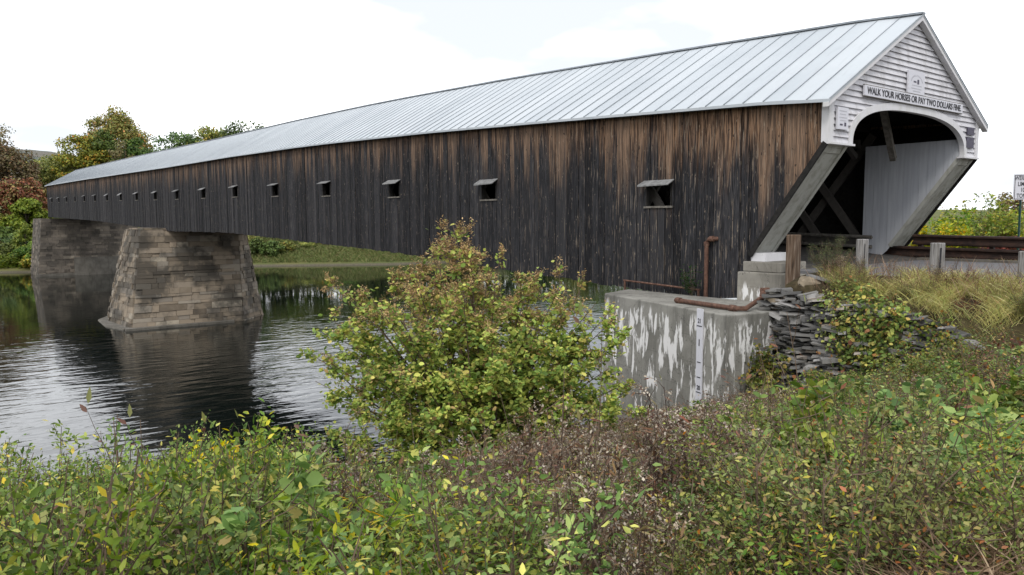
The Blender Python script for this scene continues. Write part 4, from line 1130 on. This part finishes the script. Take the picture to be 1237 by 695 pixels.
single(lambda: leafy(303, H, .45, 8, 4, 46, .088, .85, L_YEL, name='grape_vine', t0=.45, blen=.22, spread=.06, droop=.3, upright=.2), 'big-leaved yellow-green vine rising before the dark pier reflection', 'vine', 280, 7.2)
H = hofs(364, 7.8, 512)
single(lambda: leafy(304, H, .25, 5, 5, 60, .05, .42, L_YEL, name='leafy_sapling', t0=.4, blen=.15, upright=.1), 'slim yellowish sapling against the water right of the big-leaved vine', 'sapling', 364, 7.8)
H = hofs(430, 4.6, 628)
single(lambda: leafy(305, H, .62, 14, 6, 110, .080, .38, L_YEL, name='leafy_sapling', t0=.35, blen=.3, droop=.35), 'bright yellow-green sapling with long pointed leaves at the lower edge', 'sapling', 430, 4.6)
H = hofs(350, 5.0, 625)
single(lambda: leafy(306, H, .45, 10, 5, 80, .070, .38, L_YEL, name='leafy_sapling', t0=.35, blen=.3, droop=.35), 'golden-tinged sapling left of the bright pointed-leaved one', 'sapling', 340, 5.1)
H = hofs(478, 4.5, 640)
single(lambda: leafy(307, H, .5, 12, 6, 100, .075, .38, L_YEL, name='leafy_sapling', t0=.35, blen=.3, droop=.35), 'yellow-green pointed-leaved sapling at the lower edge right of the brightest one', 'sapling', 480, 4.5)
H = hofs(385, 4.4, 655)
single(lambda: leafy(309, H, .5, 12, 6, 100, .075, .38, L_YEL, name='leafy_sapling', t0=.35, blen=.3, droop=.35), 'low yellow-green sapling at the lower edge left of the brightest one', 'sapling', 385, 4.4)
t = single(lambda: leafy(308, hofs(525, 6.2, 590), .35, 3, 3, 20, .06, .4, leaf_mat('scarlet_leaf', [(0, (.16, .012, .014)), (1, (.32, .03, .03))]), M_TWIGD, name='scarlet_sprig', t0=.6, blen=.12, upright=.1),
           'scarlet leaved sprig low in the middle foreground', 'sprig', 525, 6.2)
for i, (px, D, yt, R, mt, L_, lab, cat_) in enumerate([
        (60, 7.0, 548, .75, L_GREEN, .040, 'rounded dark green shrub behind the thin sapling at the left edge', 'shrub'),
        (180, 8.2, 545, .85, L_GREEN, .042, 'broad green shrub in the gap between the left saplings and the big-leaved vine', 'shrub'),
        (255, 7.6, 512, .50, L_YEL, .070, 'yellow-green upright shrub just left of the big-leaved vine', 'shrub'),
        (318, 8.0, 535, .70, L_GREEN, .040, 'dense green shrub just right of the big-leaved vine', 'shrub'),
        (395, 9.0, 552, .60, L_MIX, .040, 'brownish green shrub before the left foot of the autumn shrub', 'shrub'),
        (1010, 15.0, 440, .60, L_VINE, .055, 'yellow-green bushy growth under the wall vine', 'shrub'),
        (1060, 13.6, 452, .70, L_MID, .034, 'pale green shrub at the foot of the slate wall under the square boulder', 'shrub'),
        (1115, 13.2, 414, .70, L_VINE, .050, 'yellowing shrub before the right part of the slate wall', 'shrub'),
        (1165, 12.2, 398, .75, L_MID, .034, 'pale green shrub hiding the right end of the slate wall', 'shrub'),
        (1210, 11.0, 388, .80, L_MIX, .036, 'mixed green and brown shrub on the slope at the right picture edge', 'shrub'),
        (1238, 9.5, 402, .65, L_RED, .036, 'dark red bramble shrub lowest at the right picture edge', 'bramble')]):
    x, y, z = ground_at(px, D); t = leafy(330 + i, max(.5, hofs(px, D, yt)), R, 24, 7, 170, L_, .52, mt, name='leafy_shrub'); t.location = (x, y, z); tag(t, lab, cat_)
# weed clump by the bridge mouth
def clump():
    return leafy(310, 1.30, .60, 46, 6, 90, .042, .24, leaf_mat('grey_green_leaf', [(0, (.055, .075, .030)), (.6, (.11, .14, .055)), (1, (.19, .19, .085))]), M_TWIG, name='weed_bush', up=.6, t0=.2, blen=.25)
t = clump(); t.location = (-.55, -.55, .45); tag(t, 'bushy grey-green weed clump between the guard posts at the bridge mouth', 'weed')
t = leafy(311, 1.15, .38, 9, 4, 36, .06, .6, leaf_mat('dark_green_leaf', [(0, (.012, .03, .010)), (1, (.035, .075, .022))]), M_TWIG, name='leafy_sapling'); t.location = (-.42, 3.65, -.2)
tag(t, 'small dark green sapling growing at the foot of the vertical rusty pipe', 'sapling')

# vines hanging over the slate wall
def vine(seed, pts, n, L, mat, label, name='wall_vine'):
    p = Plant(seed); r = p.r; c0 = np.array(pts[0]); t = thing(name, label, 'vine', tuple(c0))
    P_ = [np.array(q) - c0 for q in pts]
    for i in range(n):
        a, b = P_[r.integers(len(P_))], P_[r.integers(len(P_))]; q0 = a + r.normal(size=3) * np.array([.12, .22, .12]); q1 = b + r.normal(size=3) * np.array([.14, .3, .2])
        c = p.curve(q0, q1, 6, .2, .05); p.stem(c, .004, .002, 3); p.put_leaves('foliage', c, 34, L, .78, .0, .07, -.05, .2, .35, .35)
    p.make(name, {'foliage': mat}, t, M_TWIGD, ['foliage']); return t
def wp(y, f, out=.35):        # point in front of the wall at y, fraction f of its height
    b = h1(float(xw(y)) - 1.0, y); tz = float(np.interp(y, [-6, -4.5, -3, -1, 0, .5], [-.35, -.1, .12, .28, .33, .30])); z = b + (tz - b) * f
    return (float(xw(y)) - out - (tz - z) * .28, y, z)
vine(401, [wp(-1.75, 1.1, .15), wp(-1.9, .8), wp(-2.4, .6), wp(-2.9, .75), wp(-2.6, .35), wp(-3.2, .5), wp(-2.1, .4), wp(-3.0, .95), wp(-2.3, .95)], 90, .085, L_VINE, 'orange-tinged green vine spilling down the middle of the slate wall')
vine(402, [wp(-.2, .30, .55), (-2.7, .1, -1.5), (-2.5, -.2, -1.2), (-3.0, -.3, -1.9), wp(-.5, .1, .6)], 40, .085, L_VINE, 'yellow-green vine at the foot of the wall beside the concrete block')
vine(403, [wp(-1.55, 1.1, .05), wp(-1.5, .9), wp(-1.8, .75), wp(-1.75, .5)], 26, .06, L_MID, 'thin bright green creeper trailing over the wall top')
vine(404, [wp(-3.8, .95), wp(-4.3, .6), wp(-4.6, .8), wp(-5.0, .4), wp(-4.0, .3)], 40, .06, L_VINE, 'sparse reddish vine across the right part of the slate wall')
vine(405, [wp(-5.0, .9, .4), wp(-5.6, .6, .6), wp(-5.4, .3, .8), wp(-6.2, .7, .8)], 44, .05, L_RED, 'dark red creeper at the right end of the slate wall')

# shrubs beyond the guard rail
bsh = random.Random(12)
for i, (px, D, yt, R, m, lab) in enumerate([
        (1128, 29, 262, 1.5, L_YEL, 'low golden-leaved shrub next to the slanted portal wall beyond the rail'),
        (1150, 31, 240, 1.6, L_BUSH, 'olive shrub nearest the portal beyond the rail'),
        (1180, 30, 224, 1.7, L_BUSH, 'tallest olive shrub beyond the rail with loose top sprays'),
        (1204, 33, 236, 1.8, L_MID, 'pale green shrub beyond the rail between the olive shrub and the sign'),
        (1222, 29, 262, 1.4, L_YEL, 'yellow-leaved shrub just left of the sign post'),
        (1240, 32, 238, 1.9, L_BUSH, 'olive shrub behind the weight limit sign'),
        (1215, 27, 290, 1.0, L_RED, 'low dark red bush at the foot of the sign post'),
        (1262, 29, 250, 1.8, L_MID, 'pale shrub right of the weight limit sign')]):
    x, y, z = ground_at(px, D); z = min(z, .4); Hh = hofs(px, D, yt) + (h1(x, y) - z)
    t = leafy(500 + i, Hh, R, 26, 7, 110, .13, .6, m, name='roadside_shrub', t0=.12, blen=.28, spread=.10); t.location = (x, y, z); tag(t, lab, 'shrub')
x, y, z = ground_at(1188, 28); t = leafy(520, hofs(1188, 28, 207), .5, 4, 4, 22, .13, .45, L_GREEN, name='roadside_sapling', t0=.6, blen=.12); t.location = (x, y, z); tag(t, 'wispy tall sapling rising above the shrubs beyond the rail', 'sapling')

# ---- trees
def tree(seed, H, R, mat, label, group, x, y, z, nl=6500, ls=.42, crown0=.28, top=.0, sparse=1.0, name='broadleaf_tree', rough=.22, bark=M_BARK):
    rr = np.random.default_rng(seed); p = Plant(seed); t = thing(name, label, 'tree', (x, y, z), 0, group)
    tr = p.curve((0, 0, -.5), (rr.normal(0, .03 * H), rr.normal(0, .03 * H), H * .88), 8, .05); p.stem(tr, .022 * H, .003 * H, 7)
    K = int(max(70, nl / 75) * sparse); cen = []
    for i in range(K):
        v = rr.normal(size=3); v /= np.linalg.norm(v); rad = rr.uniform(.45, 1.0) ** .6
        u = (v[2] * rad + 1) / 2; w = (1.0 - .35 * u) * (.75 + .5 * min(1, u * 3))
        lob = 1 + rough * math.sin(3 * math.atan2(v[1], v[0]) + seed) + rr.normal(0, rough * .5)
        cen.append((v[0] * rad * R * w * lob, v[1] * rad * R * w * lob, H * (crown0 + (1 - crown0) * u * (1 - .06 * abs(rr.normal())))))
    cen = np.array(cen)
    for cpt in cen[:18]:
        i0 = min(6, max(2, int(cpt[2] / H * 7 - 1.5))); c = p.curve(tr[i0], cpt, 5, .08, .06); p.stem(c, .007 * H, .001 * H, 4)
    per = max(10, int(nl * 1.9 / K)); P_, N_ = [], []
    for cpt in cen:
        sr = R * rr.uniform(.22, .40); q = rr.normal(size=(per, 3)); q = q / np.linalg.norm(q, axis=1, keepdims=True) * (rr.random((per, 1)) ** .45)
        q *= np.array([1.15, 1.15, .72]) * sr; P_.append(cpt + q); N_.append(q / sr + np.array([0, 0, .5]))
    P_ = np.concatenate(P_); N_ = nrmz(np.concatenate(N_) + .5 * rr.normal(size=P_.shape)); k = len(P_)
    d = rr.normal(size=(k, 3)); d -= N_ * np.sum(d * N_, 1, keepdims=True); l = ls * rr.uniform(.6, 1.3, k)
    p.leaves('crown', P_ - nrmz(d) * l[:, None] * .5, d, N_, l, l * .7, .1, .15)
    root = t
    if p.tb.v:
        me = bpy.data.meshes.new('trunk'); me.from_pydata(p.tb.v, [], p.tb.f); me.update(); link('trunk', me, bark, root)
    V_, Q_ = p.P['crown'][0]; link('crown', np_mesh('crown', V_, Q_), mat, root)
    return t
FG = 'trees on the far bank'
for i, (px, D, yt, hw, m, lab, c0, nl) in enumerate([
        (-14, 182, 140, 34, T_BROWN, 'grey-brown thinly leaved tree at the left picture edge, tallest there', .3, 2600),
        (14, 172, 163, 36, T_BROWN, 'brownish tree behind the red-leaved tree on the far bank', .15, 6500),
        (30, 158, 212, 30, T_RED, 'dark red spreading tree left of the far end of the bridge', .2, 7000),
        (38, 152, 236, 20, T_BRIGHT, 'bright green tree on the bank directly left of the far abutment', .05, 5500),
        (2, 153, 258, 22, T_OLIVE, 'low olive tree at the left picture edge on the far bank', .1, 4000),
        (12, 150, 275, 20, T_GREEN, 'dark green low tree by the water at the left edge', .05, 4500),
        (84, 192, 176, 32, T_YELG, 'pale yellow-green tree above the far end of the bridge roof', .1, 6500),
        (62, 196, 196, 26, T_YELG, 'yellowish tree just left of the pale yellow-green tree above the far roof end', .1, 5000),
        (112, 188, 163, 28, T_OLIVE, 'olive brown tree left of the tallest tree behind the bridge', .1, 6500),
        (150, 198, 129, 36, T_OLIVE, 'tallest tree behind the bridge with orange-tinged olive crown', .12, 15000),
        (134, 190, 160, 26, T_GREEN, 'dark green tree in front of the tallest tree behind the bridge', .1, 6500),
        (170, 186, 164, 24, T_GREEN, 'green tree on the right flank of the tallest tree behind the bridge', .1, 6000),
        (156, 182, 168, 18, T_BROWN, 'small grey-brown tree at the foot of the tallest tree behind the bridge', .1, 1800),
        (212, 236, 157, 38, T_GREEN, 'rounded green tree top over the roof, first one right of the tall group', .1, 6000),
        (238, 240, 163, 30, T_GREEN, 'low tree top over the roof between two rounded ones', .1, 4500),
        (262, 240, 152, 32, T_OLIVE, 'lighter rounded tree top over the middle of the roof', .1, 5000),
        (302, 244, 146, 36, T_GREEN, 'rightmost dark tree top showing over the roof', .1, 6000),
        (280, 250, 157, 34, T_GREEN, 'low dark tree top left of the rightmost one over the roof', .1, 4000)]):
    x, y, z = ground_at(px, D); Hh = hofs(px, D, yt)
    tree(600 + i, Hh, hw * D / F_PX, m, lab, FG, x, y, z, nl, .50 if D < 200 else .6, c0)
for i, (px, D, H_) in enumerate([(318, 178, 13), (352, 182, 15), (388, 176, 14), (425, 180, 16), (462, 174, 14), (500, 178, 15), (545, 172, 15), (590, 176, 16), (640, 170, 15), (690, 172, 15), (740, 168, 15)]):
    x, y, z = ground_at(px, D); tree(660 + i, H_, 9.5, (T_GREEN, T_OLIVE, T_GREEN, T_YELG)[i % 4], 'tree on the far bank standing behind the bridge span and mirrored in the river', 'far bank trees behind the span', x, y, z, 3000, .6, .05)
x, y, z = ground_at(1219, 95); tree(640, hofs(1219, 95, 224), 2.4, T_BROWN, 'distant purplish tree top behind the roadside shrubs by the sign', None, x, y, z, 3500, .3, .2)

bsr = random.Random(5)
def far_bush(px, D, yt, hw, m, lab, grp, nl=1500):
    x, y, z = ground_at(px, D); Hh = max(.8, hofs(px, D, yt))
    tree(700 + int(px * 3 + D), Hh, hw * D / F_PX, m, lab, grp, x, y, z - .1, nl, .34, .0, name='bank_shrub')
for px, D, yt, hw, m in [(46, 139, 288, 10, T_BRIGHT), (31, 139.5, 296, 13, T_GREEN), (8, 141, 294, 14, T_BRIGHT), (-8, 142, 300, 14, T_GREEN), (20, 139.5, 302, 14, T_BRIGHT), (40, 138, 306, 10, T_OLIVE), (2, 139.5, 308, 12, T_GREEN), (24, 146, 280, 16, T_GREEN), (0, 148, 280, 18, T_OLIVE), (34, 143, 270, 14, T_BRIGHT)]:
    far_bush(px, D, yt, hw, m, 'bushy green shrub on the far bank left of the stone abutment', 'shrubs left of the far abutment')
for px, D, yt, hw, m in [(312, 158, 286, 10, T_GREEN), (330, 157, 289, 11, T_GREEN), (347, 160, 291, 8, T_OLIVE), (305, 164, 284, 12, T_YELG), (372, 164, 294, 8, T_YELG), (392, 166, 296, 9, T_OLIVE), (425, 168, 299, 8, T_GREEN)]:
    far_bush(px, D, yt, hw, m, 'low green bush on the grassy far bank right of the pier', 'bushes on the grassy far bank')

# ---- stuff: ground cover that nobody could count
def scatter(name, label, cat, mat, N, sampler, L, W, dirz, seed, var=.4, droop=.3, hspread=0.0, fold=.1, nz=1.0):
    r = np.random.default_rng(seed); xy = sampler(r, N); k = len(xy); z = height(xy[:, 0], xy[:, 1])
    l = L * (1 + var * r.uniform(-1, 1, k)); d = r.normal(size=(k, 3)) * np.array([1, 1, .4]); d = nrmz(d) + np.array([0, 0, dirz])
    n = nrmz(r.normal(size=(k, 3)) + np.array([0, 0, nz])); pos = np.stack([xy[:, 0], xy[:, 1], z - .01 + hspread * r.random(k) ** 1.3], 1)
    V_, Q_ = leaf_arrays(pos, d, n, l, l * W, fold, droop) if W > .1 else blade_arrays(pos, d, nrmz(r.normal(size=(k, 3)) * np.array([1, 1, .2])), l, l * W, droop)
    return tag(link(name, np_mesh(name, V_, Q_), mat), label, cat, None, 'stuff')
def fan(d0, d1, p0, p1, ok=None, power=1.0):
    def f(r, N):
        D_ = d0 + (d1 - d0) * r.random(N) ** power; px = r.uniform(p0, p1, N)
        q = CAM[None] + D_[:, None] * (fwd[None] + rgt[None] * ((px - W_PX / 2) / F_PX)[:, None]); xy = q[:, :2]
        m = height(xy[:, 0], xy[:, 1]) > -6.85
        blocked = (xy[:, 0] > -3.6) & (xy[:, 1] > .05) & (xy[:, 1] < 6.4)
        m &= ~blocked
        if ok is not None: m &= ok(xy[:, 0], xy[:, 1], px, D_)
        return xy[m]
    return f
below = lambda x, y, px, D: (x < xw(y) - .5) | (y < -6.2)
scatter('undergrowth', 'low mixed leafy undergrowth covering the slope', 'undergrowth', L_MIX, 150000, fan(2.6, 22, -60, 1300, lambda x, y, px, D: below(x, y, px, D) & ~((px > 590 + 25 * np.sin(D)) & (px < 880 + 30 * np.sin(D * 1.7)) & (D > 4.6)), .9), .036, .5, .35, 1, hspread=.30)
scatter('dry_undergrowth', 'brown withered leaves and stems under the seed stalks on the middle slope', 'undergrowth', L_DRY, 45000, fan(4.4, 22, 560, 920, below, .9), .055, .30, .5, 11, hspread=.45)
scatter('dead_stalks', 'tangled dead brown stalks and straw at the lower right', 'straw', L_STRAW, 40000, fan(2.6, 11, 1010, 1300, lambda x, y, px, D: below(x, y, px, D) & (px > 1075 + 55 * np.sin(D * 2.1) - D * 2)), .42, .016, .30, 2, hspread=.25, droop=.25)
scatter('green_grass', 'fresh green grass in the lower right corner', 'grass', L_GRASS, 9000, fan(2.5, 5.2, 1080, 1320, lambda x, y, px, D: px > 1250 - (4.9 - D) * 50), .30, .020, .9, 3, droop=.45)
upper = lambda x, y, px, D: (x > xw(y) - .35) & (x < -.55 + .25 * np.sin(y * 5)) & (y < .0) & (y > -9)
def strip(x0, x1, y0, y1, ok):
    def f(r, N):
        xy = np.stack([r.uniform(x0, x1, N), r.uniform(y0, y1, N)], 1); return xy[ok(xy[:, 0], xy[:, 1], None, None)]
    return f
scatter('golden_grass', 'long golden dry grass along the road edge above the slate wall', 'grass', L_GOLD, 80000, strip(-6.5, -.3, -9, 0, lambda x, y, px, D: (x > xw(y) - .28 - np.clip(-y - 3.6, 0, 3) * .55) & (x < -.45 + .18 * np.sin(y * 7)) & (y < -.55 - .5 * (x < -1.0)) & (np.sin(x * 4.1 + 2 * np.sin(y * 2.3)) + np.sin(y * 3.7 + 1.5 * np.sin(x * 3.1)) > -.75)), .46, .015, 1.7, 4, var=.6, droop=.42)
scatter('grass_stems', 'sparse tall pale grass stems with seed tips at the road edge', 'grass', L_STRAW, 1500, strip(-1.6, -.2, -9, -.6, lambda x, y, px, D: x > xw(y)), .62, .012, 2.6, 5, droop=.2)
scatter('road_edge_grass', 'thin grass tufts under the far rusty guard rail', 'grass', L_GOLD, 1600, strip(7.6, 8.05, -9, 1.0, lambda x, y, px, D: np.sin(y * 3) > -.3), .22, .03, 1.3, 6, droop=.4)
def bank(r, N):
    px = r.uniform(296, 520, N); D_ = 140 + 36 * r.random(N); q = CAM[None] + D_[:, None] * (fwd[None] + rgt[None] * ((px - W_PX / 2) / F_PX)[:, None]); xy = q[:, :2]
    z = height(xy[:, 0], xy[:, 1]); return xy[(z > -6.4) & (z < 3)]
scatter('far_bank_grass', 'long green and tan grass on the far river bank', 'grass', leaf_mat('far_grass', [(0, (.08, .105, .035)), (.5, (.13, .155, .055)), (.85, (.20, .185, .09)), (1, (.27, .21, .13))], .2), 45000, bank, .85, .09, 1.6, 7, droop=.3)
def bankl(r, N):
    px = r.uniform(-40, 56, N); D_ = 135 + 24 * r.random(N); q = CAM[None] + D_[:, None] * (fwd[None] + rgt[None] * ((px - W_PX / 2) / F_PX)[:, None]); xy = q[:, :2]
    z = height(xy[:, 0], xy[:, 1]); return xy[(z > -6.3) & (z < 6)]
scatter('far_bank_undergrowth', 'green undergrowth on the far bank beneath the red tree', 'undergrowth', T_BRIGHT, 16000, bankl, .5, .5, .6, 8, hspread=1.3)
